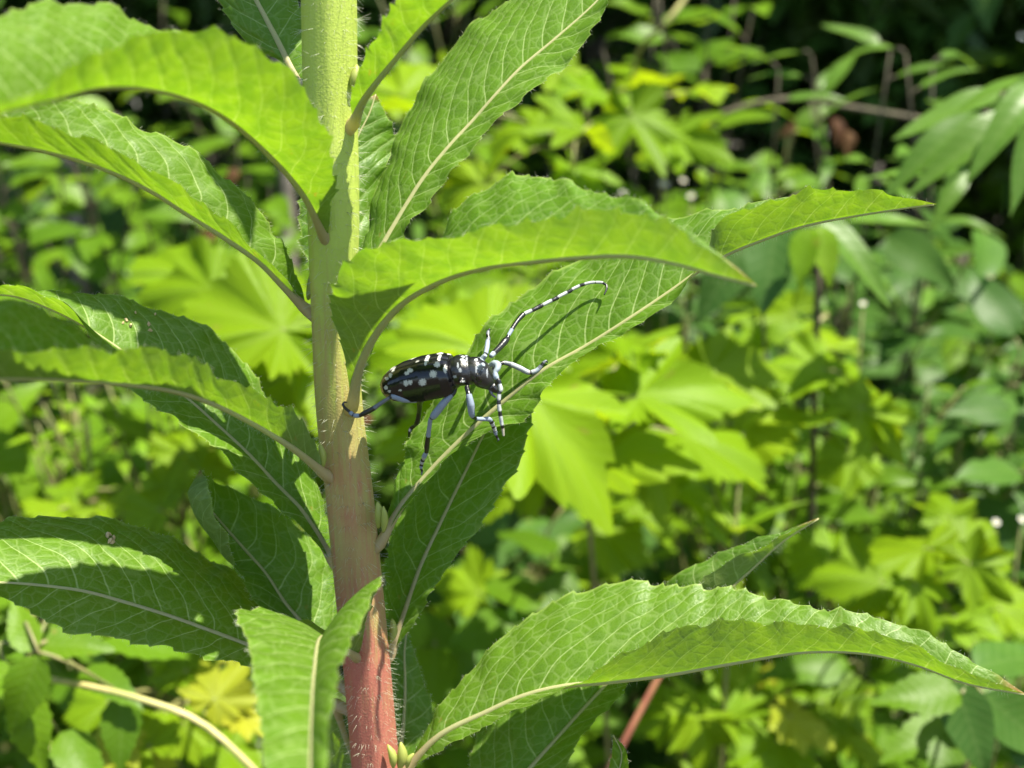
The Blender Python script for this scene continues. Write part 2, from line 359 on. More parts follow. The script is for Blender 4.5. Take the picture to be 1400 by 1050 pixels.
def frame(pos, d, n, s):
    y = Vector(d).normalized(); z = Vector(n); z = (z - y * z.dot(y))
    if z.length < 1e-4: z = Vector((0.3, 0.2, 1)); z = z - y * z.dot(y)
    z.normalize(); x = y.cross(z)
    m = Matrix((x, y, z)).transposed().to_4x4()
    return Matrix.Translation(pos) @ m @ Matrix.Scale(s, 4)
OPEN = Vector((0.0, -0.45, 1.0))
class Plant:
    def __init__(s, name, label, cat, root, twig=None, group=None, leafname='leaf'):
        root = Vector((root[0], root[1], 0)); s.root = root; s.e = empty(name, root); tag(s.e, label, cat, group); s.mb = MB(); s.twig = twig or M_TWIG; s.ln = leafname; s.n = 0
    def leaf(s, kind, pos, d, n, size, name=None):
        tpl = TPL[kind]; me = tpl[rng.randrange(len(tpl))]
        o = link(name or s.ln, me, s.e); o.matrix_local = Matrix.Translation(-s.root) @ frame(pos, d, n, size * rng.uniform(.88, 1.12)); s.n += 1
        return o
    def stem(s, pts, r0, r1, n=14, sides=5):
        c = spline([tuple(p) for p in pts], n); s.mb.tube(c, np.linspace(r0, r1, n), sides); return c
    def shoot(s, tip, kind, size, nl, r=0.0022, bare=0.35, petiole=0.25, spread=1.0, arch=0.12, droop=0.15, pair=False, facing=None, roots=None):
        base = Vector(roots) if roots is not None else s.root + Vector((rng.uniform(-.04, .04), rng.uniform(-.04, .04), 0))
        L = (tip - base).length
        hor = Vector((tip.x - base.x, tip.y - base.y, 0))
        m1 = base.lerp(tip, .35) + Vector((0, 0, arch * L)) - hor * .12 + Vector((rng.uniform(-.06, .06), rng.uniform(-.06, .06), 0)) * L
        m2 = base.lerp(tip, .75) + Vector((0, 0, arch * L * .8)) + Vector((rng.uniform(-.03, .03), rng.uniform(-.03, .03), 0)) * L
        c = s.stem([base, m1, m2, tip], r, r * .35, 18)
        ph = rng.uniform(0, 6.28)
        for i in range(nl):
            t = bare + (1 - bare) * (i + .5 * rng.random()) / max(nl - 1, 1); t = min(t, 1.0)
            k = t * 17; a = int(min(k, 16)); p = Vector(c[a]).lerp(Vector(c[a + 1]), k - a)
            tg = (Vector(c[a + 1]) - Vector(c[a])).normalized()
            ph += math.pi if pair and i % 2 else 2.4
            sd = tg.orthogonal().normalized(); sd.rotate(Matrix.Rotation(ph, 3, tg))
            d = (sd * spread + tg * .55 + Vector((0, -.18, -droop - .25 * rng.random()))).normalized()
            n = ((facing or OPEN) + Vector((rng.uniform(-.5, .5), rng.uniform(-.45, .45), rng.uniform(-.2, .2))))
            q = p + (d * .8 + Vector((0, 0, .35))) * size * petiole
            if petiole > .05: s.mb.tube(spline([p, p.lerp(q, .5) + Vector((0, 0, .04 * size)), q], 4), max(r * .35, .0005), 4)
            s.leaf(kind, q, d, n, size * (0.62 + .5 * math.sin(math.pi * min(1, .25 + .75 * (1 - t) + .25)) * .8) , None)
        return c
    def done(s):
        if s.mb.v: part('stem', s.mb.mesh('stem'), s.e, s.twig)
        return s.e

def hero(pl, kind, x, y, d, px, ang, tilt=(0.0, 0.75, 0.65), stalk=None):
    """leaf whose centre is at a pixel; px = leaf length in photo pixels; ang = image direction of the tip (deg, 0 right, 90 up)"""
    size = px * d / FPX
    n = (cvec(*tilt).normalized() + Vector((rng.uniform(-.4, .4), rng.uniform(-.4, .4), rng.uniform(-.25, .25)))).normalized(); dr = cvec(math.cos(R(ang)), math.sin(R(ang)), 0); dr = (dr - n * dr.dot(n)).normalized()
    c = P(x, y, d); size_ = size
    off = 0.28 if kind in ('grape', 'yellow', 'deep') else 0.5
    b = c - dr * size_ * off
    pl.leaf(kind, b, dr, n, size_)
    return b
def join(pl, pts, hub, r=.0012):
    for b in pts:
        mid = b.lerp(hub, .5) + Vector((rng.uniform(-.01, .01), rng.uniform(-.01, .01), .012)); pl.mb.tube(spline([b, mid, hub], 6), np.linspace(r * .7, r, 6), 5)
def gpos(x, d, back=0.0):            # ground point straight below a pixel direction
    p = P(x, 525, d); return Vector((p.x, p.y + back, 0))

# ================================================================== the willowherb-like plant the beetle sits on
stem_px = [(436, -420, 220), (446, -200, 229), (450, 0, 237), (452, 150, 242), (456, 300, 246), (457, 420, 250), (464, 560, 255), (478, 680, 260), (489, 790, 265), (500, 900, 270), (513, 1050, 277), (530, 1250, 286), (548, 1500, 299)]
stem_w = [58, 66, 75, 72, 68, 62, 63, 63, 64, 64, 64, 66, 68]
sp = [tuple(P(x, y, d / 1000)) for x, y, d in stem_px]; srad = [w / 2 * d / 1000 / FPX for w, (x, y, d) in zip(stem_w, stem_px)]
low = Vector(sp[-1]); groot = Vector((low.x + .03, low.y + .02, 0))
for t in (.3, .65, 1.0):
    q = low.lerp(groot, t); sp.append(tuple(q)); srad.append(srad[12] * (1 + .25 * t))
plant = empty('flowering_weed', groot)
tag(plant, 'tall leafy weed with thick hairy red and green stem carrying the spotted beetle', 'plant')
sc_ = spline([(*p, r) for p, r in zip(sp, srad)], 420)
def stem_mesh():
    v = []; uv = []; S = 40; n = len(sc_)
    tg = np.gradient(sc_[:, :3], axis=0); tg /= np.linalg.norm(tg, axis=1)[:, None]; a = np.array([1.0, 0, 0])
    for i in range(n):
        b = np.cross(tg[i], a); b /= np.linalg.norm(b); a = np.cross(b, tg[i])
        py = proj(sc_[i, :3])[1]
        for j in range(S):
            w = 2 * math.pi * j / S
            r = sc_[i, 3] * (1 + .026 * math.sin(5 * w + i * .02) + .012 * math.sin(9 * w + 1 + i * .013) + .012 * math.sin(i * .21 + 2 * w))
            v.append(sc_[i, :3] + r * (a * math.cos(w) + b * math.sin(w))); uv.append((py / 1050, j / S))
    f = [(i*S + j, i*S + (j+1) % S, (i+1)*S + (j+1) % S, (i+1)*S + j) for i in range(n-1) for j in range(S)]
    f.append(tuple(range(S)))
    return mesh('stem', v, f, uvs={'uv': uv})
stem_o = part('stem', stem_mesh(), plant, M_STEM)
def hairs(name, roots, parent, r=0.000038, seg=3):
    mb = MB()
    for p, d, L in roots:
        p = np.array(p); d = np.array(d); d /= max(np.linalg.norm(d), 1e-9)
        bend = np.array([rng.uniform(-.3, .3), rng.uniform(-.3, .3), rng.uniform(-.5, .3)])
        pts = [p + d * L * t + bend * L * .45 * t * t for t in np.linspace(0, 1, seg + 1)]
        mb.tube(pts, np.linspace(r, r * .3, seg + 1), 3)
    o = part(name, mb.mesh(name), parent, M_HAIR); o['kind'] = 'stuff'
    return o
hr = []
nrng = np.random.default_rng(3)
for _ in range(9000):
    i = int(nrng.integers(0, 330)); w = nrng.uniform(0, 2 * math.pi)
    tgv = sc_[min(i + 1, 419), :3] - sc_[i, :3]; tgv /= np.linalg.norm(tgv)
    a = np.cross(tgv, [0, 1, 0]); a /= np.linalg.norm(a); b = np.cross(tgv, a)
    nn = a * math.cos(w) + b * math.sin(w)
    hr.append((sc_[i, :3] + nn * sc_[i, 3] * .98, nn + nrng.normal(0, .3, 3) + tgv * .3, nrng.uniform(.0008, .0034)))
hairs('stem_hair', hr, stem_o)

def build_leaf(st, ld=8.0, rd=-8.0, bulge=(0.10, 0.10), nu=230, nv=13, tooth=0.0009, tsp=0.0050, seed=0, flip=None, rib=0.0009, wave=0.00042, hair=True):
    """st: stations (mx,my,md[mm], lx,ly[,ld], rx,ry[,rd]); first and last may be just (x,y,d)"""
    M = []; L = []; Rr = []; K = []
    for q in st:
        if not isinstance(q[0], tuple):
            p = P(q[0], q[1], q[2] / 1000); M.append(p); L.append(p + Vector((0, 0, 1e-5))); Rr.append(p - Vector((0, 0, 1e-5))); K.append((0, 0, 0))
        else:
            mx, my, md = q[0]; l = q[1]; r = q[2]
            M.append(P(mx, my, md / 1000)); L.append(P(l[0], l[1], (md + (l[2] if len(l) > 2 else ld)) / 1000)); Rr.append(P(r[0], r[1], (md + (r[2] if len(r) > 2 else rd)) / 1000))
            K.append(tuple(P(q[3][0], q[3][1], (md + q[3][2]) / 1000) - (M[-1] + Rr[-1]) / 2) if len(q) > 3 else (0, 0, 0))
    M = np.array(M); L = np.array(L); Rr = np.array(Rr)
    t = np.concatenate([[0], np.cumsum(np.linalg.norm(np.diff(M, axis=0), axis=1))]); tot = t[-1]
    q = np.linspace(0, tot, nu); Ms = spline_t(M, t, q); Ls = spline_t(L, t, q); Rs = spline_t(Rr, t, q); Ks = spline_t(np.array(K), t, q)
    tg = np.gradient(Ms, axis=0); tg /= np.linalg.norm(tg, axis=1)[:, None]
    nrm = np.cross(tg, Ls - Rs); nl = np.linalg.norm(nrm, axis=1); nrm /= np.maximum(nl, 1e-9)[:, None]
    wgt = nl.copy(); up = (nrm[:, 2] * wgt).sum()
    fl = (up < 0) if flip is None else flip
    if fl: nrm = -nrm
    r = np.random.default_rng(seed); ph = r.uniform(0, 6.28, 8); jit = r.uniform(0, 1, 400)
    def toothf(s, side):
        k = s / tsp + side * .37 + 0.25 * np.sin(s * 260 + ph[side]); fr = k - np.floor(k); a = jit[(np.floor(k).astype(int) + 50 * side) % 400]
        return (fr ** 2.2) * (.45 + .9 * a) - .25 + (fr > .9) * .12
    verts = []; uv = []; uvn = []; edge = []
    env = np.clip(np.minimum(q / (tot * .10), (tot - q) / (tot * .06)), 0, 1)
    hl = [0, 0]
    for side, E in ((0, Ls), (1, Rs)):
        hv = E - Ms; hw = np.linalg.norm(hv, axis=1); hd = hv / np.maximum(hw, 1e-9)[:, None]
        hl[side] = (hv, hw, hd, toothf(q, side) * tooth * env * np.clip(hw / .006, 0.15, 1))
    for j in range(-nv, nv + 1):
        side = 0 if j < 0 else 1; s = abs(j) / nv; hv, hw, hd, tf = hl[side]
        sig = -s if side == 0 else s
        b = bulge[side]
        pos = Ms + hv * s + nrm * (hw * b * 4 * s * (1 - s))[:, None] + (Ks * 2 * s * (1 - s) if side else 0)
        # quilted relief between the side veins and a wavy margin
        hcm = hw * s * 100; wv = q * 100 - (0.62 * hcm + 0.30 * hcm ** 2) + (-.14 if side == 0 else .14)
        fr = (wv + 20) / .66; fr = np.abs(fr - np.floor(fr) - .5) * 2
        pos += nrm * ((0.00013 * np.sqrt(fr) * min(1, s * 4) * (1 - s ** 4)) * np.clip(hw / .008, 0, 1))[:, None]
        pos += nrm * (wave * s ** 2 * env * (np.sin(q * 420 + ph[2 + side]) + .7 * np.sin(q * 790 + ph[4 + side]) + .5 * np.sin(q * 180 + ph[6 + side])) * np.clip(hw / .006, 0, 1))[:, None]
        pos += hd * (tf * max(0, (s - .75) / .25) ** 1.5)[:, None]
        verts.append(pos); uv.append(np.stack([q * 100, np.sign(j) * hcm], 1)); uvn.append(np.stack([q / tot, np.full(nu, sig)], 1))
        if abs(j) == nv: edge.append((pos, hd))
    m = nu; V = np.concatenate(verts); f = []
    for j in range(2 * nv):
        for i in range(nu - 1):
            a = j * m + i; qd = (a, a + 1, a + m + 1, a + m)
            f.append(qd)
    me = mesh('leaf', V, f, uvs={'uv': np.concatenate(uv), 'uvn': np.concatenate(uvn)})
    pn = np.zeros(len(me.polygons) * 3, dtype=np.float32); me.polygons.foreach_get('normal', pn); pn = pn.reshape(-1, 3)
    ref = np.repeat(nrm[None, :-1], 2 * nv, 0).reshape(-1, 3)
    if (pn * ref).sum() < 0: me.flip_normals()
    o = part('leaf', me, plant, M_LEAF)
    mb = MB(); rr = rib * .8 * (1 - .82 * q / tot) + .00008 + .0007 * np.exp(-q / .005)
    ribc = Ms - nrm * (rr * .10)[:, None]
    ax = sc_[np.argmin(((sc_[:, :3] - Ms[0]) ** 2).sum(1) + 1e9 * (np.abs(sc_[:, 2] - Ms[0][2]) > .02))]; pre = np.linspace(0, 1, 7)[:-1, None]
    a0 = ax[:3] - np.array([0, 0, .0045]); c0 = ribc[0] - np.array([0, 0, .0022]) * 1.0
    pre_p = (1 - pre) ** 2 * a0 + 2 * pre * (1 - pre) * (c0 * .7 + ax[:3] * .3) + pre ** 2 * ribc[0]
    mb.tube(np.concatenate([pre_p, ribc[::3]]), np.concatenate([np.linspace(.0013, rr[0], 7)[:-1], rr[::3]]), 10)
    # uv.x along length in metres
    part('midrib', mb.mesh('midrib'), o, M_RIB)
    if hair:
        hs = []
        for pos, hd in edge:
            for i in r.integers(4, nu - 3, 150):
                hs.append((pos[i], hd[i] + r.normal(0, .5, 3), r.uniform(.0004, .0011)))
        for i in r.integers(2, nu - 6, 260):
            sidev = np.cross(tg[i], nrm[i]) * r.normal(0, .8)
            hs.append((ribc[i] - nrm[i] * rr[i] * .8, -nrm[i] + sidev + r.normal(0, .3, 3), r.uniform(.0005, .0014)))
        hairs('leaf_hair', hs, o, 0.000022, 2)
    return o

# upper left, arching toward the viewer, pale underside showing
build_leaf([(447,330,243), ((411,260,228),(456,247,-4),(440,235,6)), ((363,206,216),(449,185,-6),(405,170,8)), ((309,161,205),(412,118,-8),(350,110,11)), ((254,134,194),(345,62,-9),(290,60,14)),
  ((192,120,184),(262,38,-9),(213,41,16)), ((130,120,174),(190,52,-8),(154,8,17)), ((79,134,165),(118,80,-6),(96,2,17)), ((0,154,152),(40,128,-4),(10,18,15)), ((-70,180,141),(-50,160,-3),(-70,60,10)), (-170,240,128)],
  bulge=(-.10, .08), seed=1, tooth=.0011)
# left, second: dark upper side with the near half folded up
build_leaf([(420,424,251), ((385,388,247),(384,374,-3),(407,378,4)), ((357,360,243),(349,340,-4),(394,348,6)), ((309,326,238),(299,292,-6),(375,314,9)), ((254,291,233),(250,261,-7),(336,268,11)),
  ((206,261,228),(187,221,-7),(277,216,12)), ((147,233,222),(128,191,-7),(212,181,12)), ((86,213,216),(70,172,-7),(152,154,12)), ((0,195,208),(0,158,-6),(88,134,11)), ((-75,185,201),(-75,160,-5),(0,132,9)), (-190,190,190)],
  bulge=(-.06, .06), seed=2)
# left, third: broad dark leaf, tip curling over
build_leaf([(458,772,272), ((432,728,271),(454,722,6),(424,735,-4)), ((411,697,270),(442,683,10),(396,705,-6)), ((377,662,268),(411,625,12),(362,678,-8)), ((343,625,266),(388,578,15),(322,640,-9)), ((295,580,264),(362,533,16),(277,598,-10)),
  ((257,546,262),(332,494,16),(236,570,-10)), ((205,508,259),(284,449,16),(190,540,-10)), ((160,475,256),(215,422,15),(138,492,-9)), ((122,450,253),(160,405,12),(112,440,-9)), ((72,424,249),(105,400,10),(60,399,-7)), ((20,405,245),(45,402,5),(12,390,-5)), (-25,402,242)],
  bulge=(.06, .05), seed=3)
# left, fourth: near leaf, underside to the viewer
build_leaf([(446,650,254), ((420,628,247),(428,600,-2),(425,618,3)), ((398,611,241),(410,574,-4),(402,590,5)), ((343,577,231),(366,543,-5),(350,545,8)), ((295,553,223),(308,517,-6),(300,520,10)), ((240,535,214),(262,492,-6),(245,500,12)),
  ((171,525,203),(205,476,-6),(180,482,14)), ((103,520,193),(140,477,-6),(122,462,15)), ((50,518,185),(80,479,-5),(78,432,15)), ((0,518,178),(15,481,-5),(40,415,14)), ((-70,520,168),(-70,490,-4),(-30,415,12)), (-190,540,152)],
  bulge=(-.08, .08), seed=4)
# lower left, long leaf with a sunlit patch
LEAF5 = build_leaf([(468,938,277), ((420,916,273),(432,895,6),(415,925,-3)), ((380,898,270),(398,848,13),(375,918,-5)), ((338,882,267),(362,816,18),(335,909,-7)), ((280,860,262),(322,783,21),(272,897,-8)), ((224,840,258),(281,760,22),(208,882,-9)),
  ((172,824,254),(232,735,22),(150,871,-9)), ((112,808,249),(172,716,22),(92,862,-9)), ((60,801,245),(120,705,21),(48,843,-7)), ((24,798,242),(65,706,21),(20,822,-5)), ((-40,796,237),(0,712,19),(-40,812,-4)), ((-110,798,231),(-80,735,14),(-110,808,-3)), (-210,815,222)],
  bulge=(.05, .05), seed=5)
# small dark leaf with a curled pale tip
build_leaf([(465,893,280), ((428,866,280),(464,835,7),(404,878,-5)), ((394,830,280),(462,795,10),(358,832,-8)), ((360,780,279),(444,757,12),(330,792,-9)), ((332,748,277),(405,716,12),(318,760,-11),(296,780,-5)), ((304,716,275),(354,684,9),(308,728,-13),(262,748,-7)), ((284,692,273),(308,664,5),(293,694,-12),(236,708,-7)), ((268,668,271),(282,652,2),(284,664,-9),(236,676,-5)), (274,642,270)],
  bulge=(.08, .03), seed=6, rib=.0007)
# near blurred leaf low on the stem, drooping toward the viewer
build_leaf([(490,900,266), ((464,884,248),(436,856,-1),(504,838,0)), ((440,872,222),(332,834,2),(522,792,-2)), ((430,918,192),(342,890,1),(478,884,-4)), ((426,985,170),(353,968,0),(456,950,-4)), ((424,1065,155),(366,1058,0),(445,1062,-4)), ((424,1150,144),(394,1140,0),(442,1150,-2)), (424,1240,136)],
  bulge=(.04, .10), seed=7, tooth=.0007)
# the leaf the beetle walks on
build_leaf([(519,744,262), ((545,697,261),(539,664,3),(554,692,-2)), ((585,648,260),(551,628,6),(610,630,-3)), ((640,592,258),(566,588,9),(670,590,-5)), ((690,548,256),(612,520,11),(723,568,-6)), ((745,505,254),(664,446,13),(757,517,-5)),
  ((800,474,253),(724,396,14),(815,476,-4)), ((860,436,251),(804,345,14),(872,444,-4)), ((918,397,250),(872,305,12),(932,398,-5)), ((962,366,249),(930,298,10),(966,348,-6)), ((998,346,248),(985,286,7),(976,312,-6)), ((1040,329,247),(1031,276,6),(1028,282,-9)),
  ((1085,313,246),(1080,270,4),(1084,265,-9)), ((1176,294,245),(1168,268,2),(1168,261,-7)), ((1235,285,244),(1232,271,1),(1232,268,-3)), (1281,279,243)],
  bulge=(.04, .02), seed=8)
# front leaf over the beetle
build_leaf([(481,556,250), ((491,504,243),(470,482,-3),(501,498,3)), ((512,459,236),(453,430,-5),(526,440,5)), ((545,418,229),(456,388,-8),(560,395,8)), ((602,384,221),(503,339,-10),(604,322,12)), ((660,366,214),(582,328,-9),(640,268,15)),
  ((720,358,208),(660,313,-8),(704,240,16)), ((790,352,202),(758,298,-6),(758,246,16)), ((860,350,196),(840,288,-5),(815,262,13)), ((930,362,190),(915,305,-4),(885,280,9)), ((985,378,186),(972,342,-2),(950,322,5)), (1037,391,183)],
  bulge=(-.10, .06), seed=9, tooth=.0011, rib=.0012)
# leaf below the beetle's leaf
build_leaf([(533,897,276), ((553,839,275),(529,830,5),(577,835,-4)), ((576,773,274),(528,765,9),(608,780,-6)), ((603,714,274),(536,725,13),(647,730,-7)), ((639,640,273),(566,662,14),(704,645,-8)), ((668,582,272),(608,600,14),(721,598,-8)), ((700,530,271),(655,545,10),(726,545,-5)), (728,488,270)],
  bulge=(.05, .04), seed=10)
# dark narrow leaf behind the stem foot
build_leaf([(540,1062,290), ((548,1020,291),(530,1005,2),(583,1012,1)), ((553,970,293),(525,965,3),(593,978,2)), ((554,930,294),(530,928,3),(580,935,2)), ((553,893,295),(540,890,2),(567,895,1)), (556,862,296)],
  bulge=(.05, .05), seed=11, rib=.0006)
# big lower right leaf
build_leaf([(554,1053,275), ((603,1004,271),(598,972,5),(612,1020,-3)), ((662,975,268),(654,905,9),(672,988,-5)), ((717,951,265),(716,846,12),(735,958,-7)), ((771,938,262),(788,811,14),(786,936,-9)), ((825,933,260),(849,796,14),(824,910,-10)),
  ((903,924,257),(920,800,13),(902,870,-10)), ((1006,906,254),(1000,806,12),(994,848,-9)), ((1110,891,250),(1090,825,9),(1089,854,-7)), ((1193,895,247),(1160,838,7),(1164,858,-5)), ((1255,910,245),(1234,854,5),(1218,868,-4)), ((1317,933,243),(1300,884,3),(1290,905,-3)), (1404,950,241)],
  bulge=(.05, -.04), seed=12)
# sunlit leaf under it, tip showing above
build_leaf([(560,1170,285), ((640,1130,285),(590,1110,5),(690,1150,-5)), ((690,1090,285),(640,1072,8),(742,1096,-7)), ((725,1050,285),(643,1034,10),(774,1050,-8)), ((764,1007,285),(660,982,11),(797,1004,-8)), ((814,952,284),(720,918,12),(838,962,-7)), ((860,905,284),(790,860,11),(876,915,-6)), ((920,858,284),(850,822,10),(940,862,-5)), ((965,828,284),(895,805,8),(960,818,-5)),
  ((998,804,283),(908,799,6),(950,801,-6)), ((1027,779,283),(957,767,4),(984,777,-5)), ((1068,742,282),(1030,741,2),(1042,745,-3)), (1122,707,281)],
  bulge=(.05, .0), seed=13)
# broad upper right leaf
build_leaf([(486,402,258), ((505,368,259),(490,355,5),(514,368,-2)), ((523,336,260),(500,325,10),(540,340,-4)), ((547,295,261),(510,275,14),(563,305,-5)), ((582,240,262),(530,212,17),(606,250,-6)), ((619,195,263),(550,166,20),(645,202,-7)), ((647,165,264),(575,124,20),(676,170,-7)), ((674,134,264),(600,88,22),(707,140,-8)),
  ((709,96,265),(640,38,22),(748,108,-8)), ((757,55,266),(691,3,20),(790,72,-7)), ((808,10,267),(750,-32,17),(829,8,-6)), ((846,-30,268),(805,-62,10),(858,-35,-4)), (900,-95,269)],
  bulge=(.06, .02), seed=14)
# small leaf behind the stem
build_leaf([(462,410,262), ((458,350,266),(425,370,0),(497,350,3)), ((462,290,269),(410,310,-2),(510,275,5)), ((472,235,271),(414,255,-2),(530,222,6)), ((490,185,273),(444,195,-2),(540,185,6)), ((505,155,274),(480,152,-1),(530,160,3)), (514,128,275)],
  bulge=(.06, .06), seed=15, rib=.0006)
# short leaf rising in front, right of the stem
build_leaf([(483,170,239), ((498,135,231),(481,122,-3),(505,130,3)), ((513,114,227),(496,90,-5),(520,108,5)), ((544,76,221),(512,50,-6),(552,66,8)), ((578,36,215),(532,16,-6),(582,22,9)), ((614,2,209),(560,-25,-6),(616,-15,9)), ((660,-40,203),(610,-70,-5),(660,-60,7)), (740,-110,194)],
  bulge=(-.06, .06), seed=16)
# top left leaf behind
build_leaf([(418,132,248), ((401,99,252),(388,88,3),(420,95,-1)), ((377,51,256),(340,62,5),(416,45,0)), ((350,0,260),(298,0,6),(405,-12,0)), ((322,-50,264),(270,-45,6),(375,-65,0)), ((290,-105,268),(255,-100,4),(325,-115,0)), (250,-165,272)],
  bulge=(.06, .06), seed=17)
# leaf dropping behind the stem foot at left
build_leaf([(458,962,276), ((470,1000,282),(440,990,6),(490,1000,4)), ((486,1050,288),(430,1040,6),(520,1050,4)), ((500,1110,294),(440,1110,6),(545,1105,4)), ((512,1170,300),(470,1175,4),(540,1165,3)), (520,1230,306)],
  bulge=(.05, .05), seed=18)
# leaf tip rising from below the frame
build_leaf([(800,1290,262), ((812,1210,262),(770,1195,5),(840,1215,-5)), ((828,1120,262),(800,1110,5),(862,1125,-5)), ((845,1060,262),(832,1050,3),(858,1062,-4)), ((850,1030,262),(838,1026,2),(857,1028,-2)), (838,1004,262)],
  bulge=(.05, .0), seed=19, rib=.0006)
# leaves above and below the picture, which shade it or would show from a step aside
def free_leaf(base, az, el, L, w, droop, seed):
    """leaf by compass direction: az degrees (0 = image right, 90 = away), el start elevation"""
    st = []; n = 9; p = Vector(base); e = el; side = Vector((-math.sin(R(az)), math.cos(R(az)), 0))
    pts = []
    for i in range(n):
        pts.append(p.copy()); dv = Vector((math.cos(R(az)) * math.cos(R(e)), math.sin(R(az)) * math.cos(R(e)), math.sin(R(e)))); p = p + dv * (L / (n - 1)); e -= droop / (n - 1)
    for i, q in enumerate(pts):
        x, y, d = proj(q)
        if i in (0, n - 1): st.append((x, y, d * 1000)); continue
        t = i / (n - 1); ww = w * math.sin(math.pi * t ** .8) ** .9
        l = q + side * ww + Vector((0, 0, .25 * ww)); r = q - side * ww + Vector((0, 0, .25 * ww))
        lx, ly, l_d = proj(l); rx, ry, r_d = proj(r)
        st.append(((x, y, d * 1000), (lx, ly, (l_d - d) * 1000), (rx, ry, (r_d - d) * 1000)))
    return build_leaf(st, seed=seed, bulge=(.05, .05), nu=110, nv=7, hair=False)
UP = [(-290, 80, 40, .07, 55), (-330, 200, 45, .065, 45), (-370, 320, 55, .055, 40)]
for i, (py, az, el, L, dr) in enumerate(UP):
    k = min(range(420), key=lambda j: abs(proj(sc_[j, :3])[1] - py)); free_leaf(Vector(sc_[k, :3]) , az, el, L, L * .17, dr, 40 + i)
for i, (py, az, el, L, dr) in enumerate([(1360, 60, 5, .12, 50), (1420, 160, 0, .11, 50), (1500, 20, 0, .12, 50), (1520, 250, -10, .10, 40)]):
    k = min(range(420), key=lambda j: abs(proj(sc_[j, :3])[1] - py)); free_leaf(Vector(sc_[k, :3]), az, el, L, L * .17, dr, 60 + i)

# axillary buds
k = NB('bud'); nzb = k.noise(k.objco(), 300, 2); M_BUD = k.leaf(k.mix(nzb, (0.30, 0.36, 0.07), (0.42, 0.45, 0.12)), (0.5, 0.5, 0.06), .4, .5)
def bud(pts, r):
    c = spline([tuple(P(x, y, d / 1000)) for x, y, d in pts], 12); t = np.linspace(0, 1, 12)
    mb = MB(); mb.tube(c, r * np.sin(np.pi * (t * .93 + .05)) ** .8 + .00005, 9); part('bud', mb.mesh('bud'), plant, M_BUD)
bud([(517,722,257), (519,705,256), (516,686,255)], .0011); bud([(524,728,256), (526,710,255), (524,692,254)], .0008)
bud([(546,1052,271), (550,1034,270), (548,1015,269)], .0013); bud([(538,1050,270), (536,1030,269), (530,1018,269)], .0010); bud([(556,1050,271), (560,1036,270)  , (566,1030,270)], .0007)
bud([(441,640,252), (441,622,251), (437,606,250)], .0009); bud([(482,120,237), (486,104,237), (488,88,237)], .0011)
bud([(533,880,272), (538,862,272), (536,846,271)], .0010); bud([(421,410,251), (425,392,251), (424,376,251)], .0009)

# tan crumbs of insect droppings on the sunlit left leaf
k = NB('crumb'); M_CRUMB = k.leaf(k.mix(k.noise(k.objco(), 900, 2), (0.42, 0.30, 0.13), (0.55, 0.44, 0.24)), (0.4, 0.3, 0.1), .2, .8)
bpy.context.view_layer.update(); dg0 = bpy.context.evaluated_depsgraph_get()
def crumbs(label, spots, group):
    for i, (x, y, r) in enumerate(spots):
        dv = (P(x, y, 1) - CAM).normalized(); ok, loc, n, _, ob, _ = sc.ray_cast(dg0, CAM, dv)
        if not ok: continue
        if n.dot(dv) > 0: n = -n
        bm = bmesh.new(); bmesh.ops.create_icosphere(bm, subdivisions=2, radius=r)
        for v in bm.verts: v.co = Vector((v.co.x * 1.4, v.co.y, v.co.z * .7)) * (1 + .25 * math.sin(v.co.x * 9000 + i) * math.sin(v.co.y * 7000))
        me = bpy.data.meshes.new('crumb'); bm.to_mesh(me); bm.free()
        o = link('crumb', me, None, M_CRUMB); o.location = loc + n * r * .45; o.rotation_euler = (rng.random() * 3, rng.random() * 3, rng.random() * 3); tag(o, label, 'crumb', group)
crumbs('tan crumb in the small cluster on the sunlit lower left leaf', [(146, 733, .0006), (150, 740, .0007), (155, 736, .0006), (149, 731, .0005), (153, 742, .0005)], 'tan crumbs on lower left leaf')
crumbs('tiny yellow crumb scattered on the broad dark left leaf', [(172, 438, .0004), (178, 446, .0005), (205, 452, .0004), (203, 444, .0005), (168, 442, .0003), (185, 428, .0003), (212, 430, .0003)], 'yellow crumbs on dark left leaf')

# ================================================================== the beetle
BK = (0.006, 0.006, 0.007); BL = (0.18, 0.215, 0.28); WH = (0.30, 0.32, 0.32); GR = (0.09, 0.10, 0.12); BW = (0.21, 0.25, 0.29)
F = cvec(.955, .165, .25).normalized(); Uv = cvec(-.10, .80, .58); Uv = (Uv - F * Uv.dot(F)).normalized(); Rt = F.cross(Uv)
BC = P(588, 517, .2455)
def B(x, y, z): return BC + F * (x / 1000) + Rt * (y / 1000) + Uv * (z / 1000)      # mm: forward, right side (towards viewer), up
beetle = empty('spotted_beetle', BC - Uv * .006)
tag(beetle, 'glossy black longhorn beetle with white spots, pale blue legs and banded antennae', 'beetle')
src = MB()
def loft(rings, cols, S=36):
    n = len(rings); v = []; c = []
    for (x, zc, w, ht, hb), cc in zip(rings, cols):
        for j in range(S):
            a = 2 * math.pi * j / S; z = math.sin(a); z = z * (ht if z > 0 else hb)
            v.append(B(x, w * math.cos(a), zc + z)); c.append(cc)
    f = [(i*S + j, i*S + (j+1) % S, (i+1)*S + (j+1) % S, (i+1)*S + j) for i in range(n-1) for j in range(S)]
    f.append(tuple(reversed(range(S)))); f.append(tuple(range((n-1)*S, n*S)))
    src.add(v, f, c)
def loftn(keys, n, colf):
    k = np.array(keys, dtype=float); xs = np.linspace(k[0, 0], k[-1, 0], n)
    rows = [[x] + [np.interp(x, k[:, 0], k[:, j]) for j in range(1, 5)] for x in xs]
    loft(rows, [colf(x) for x in xs])
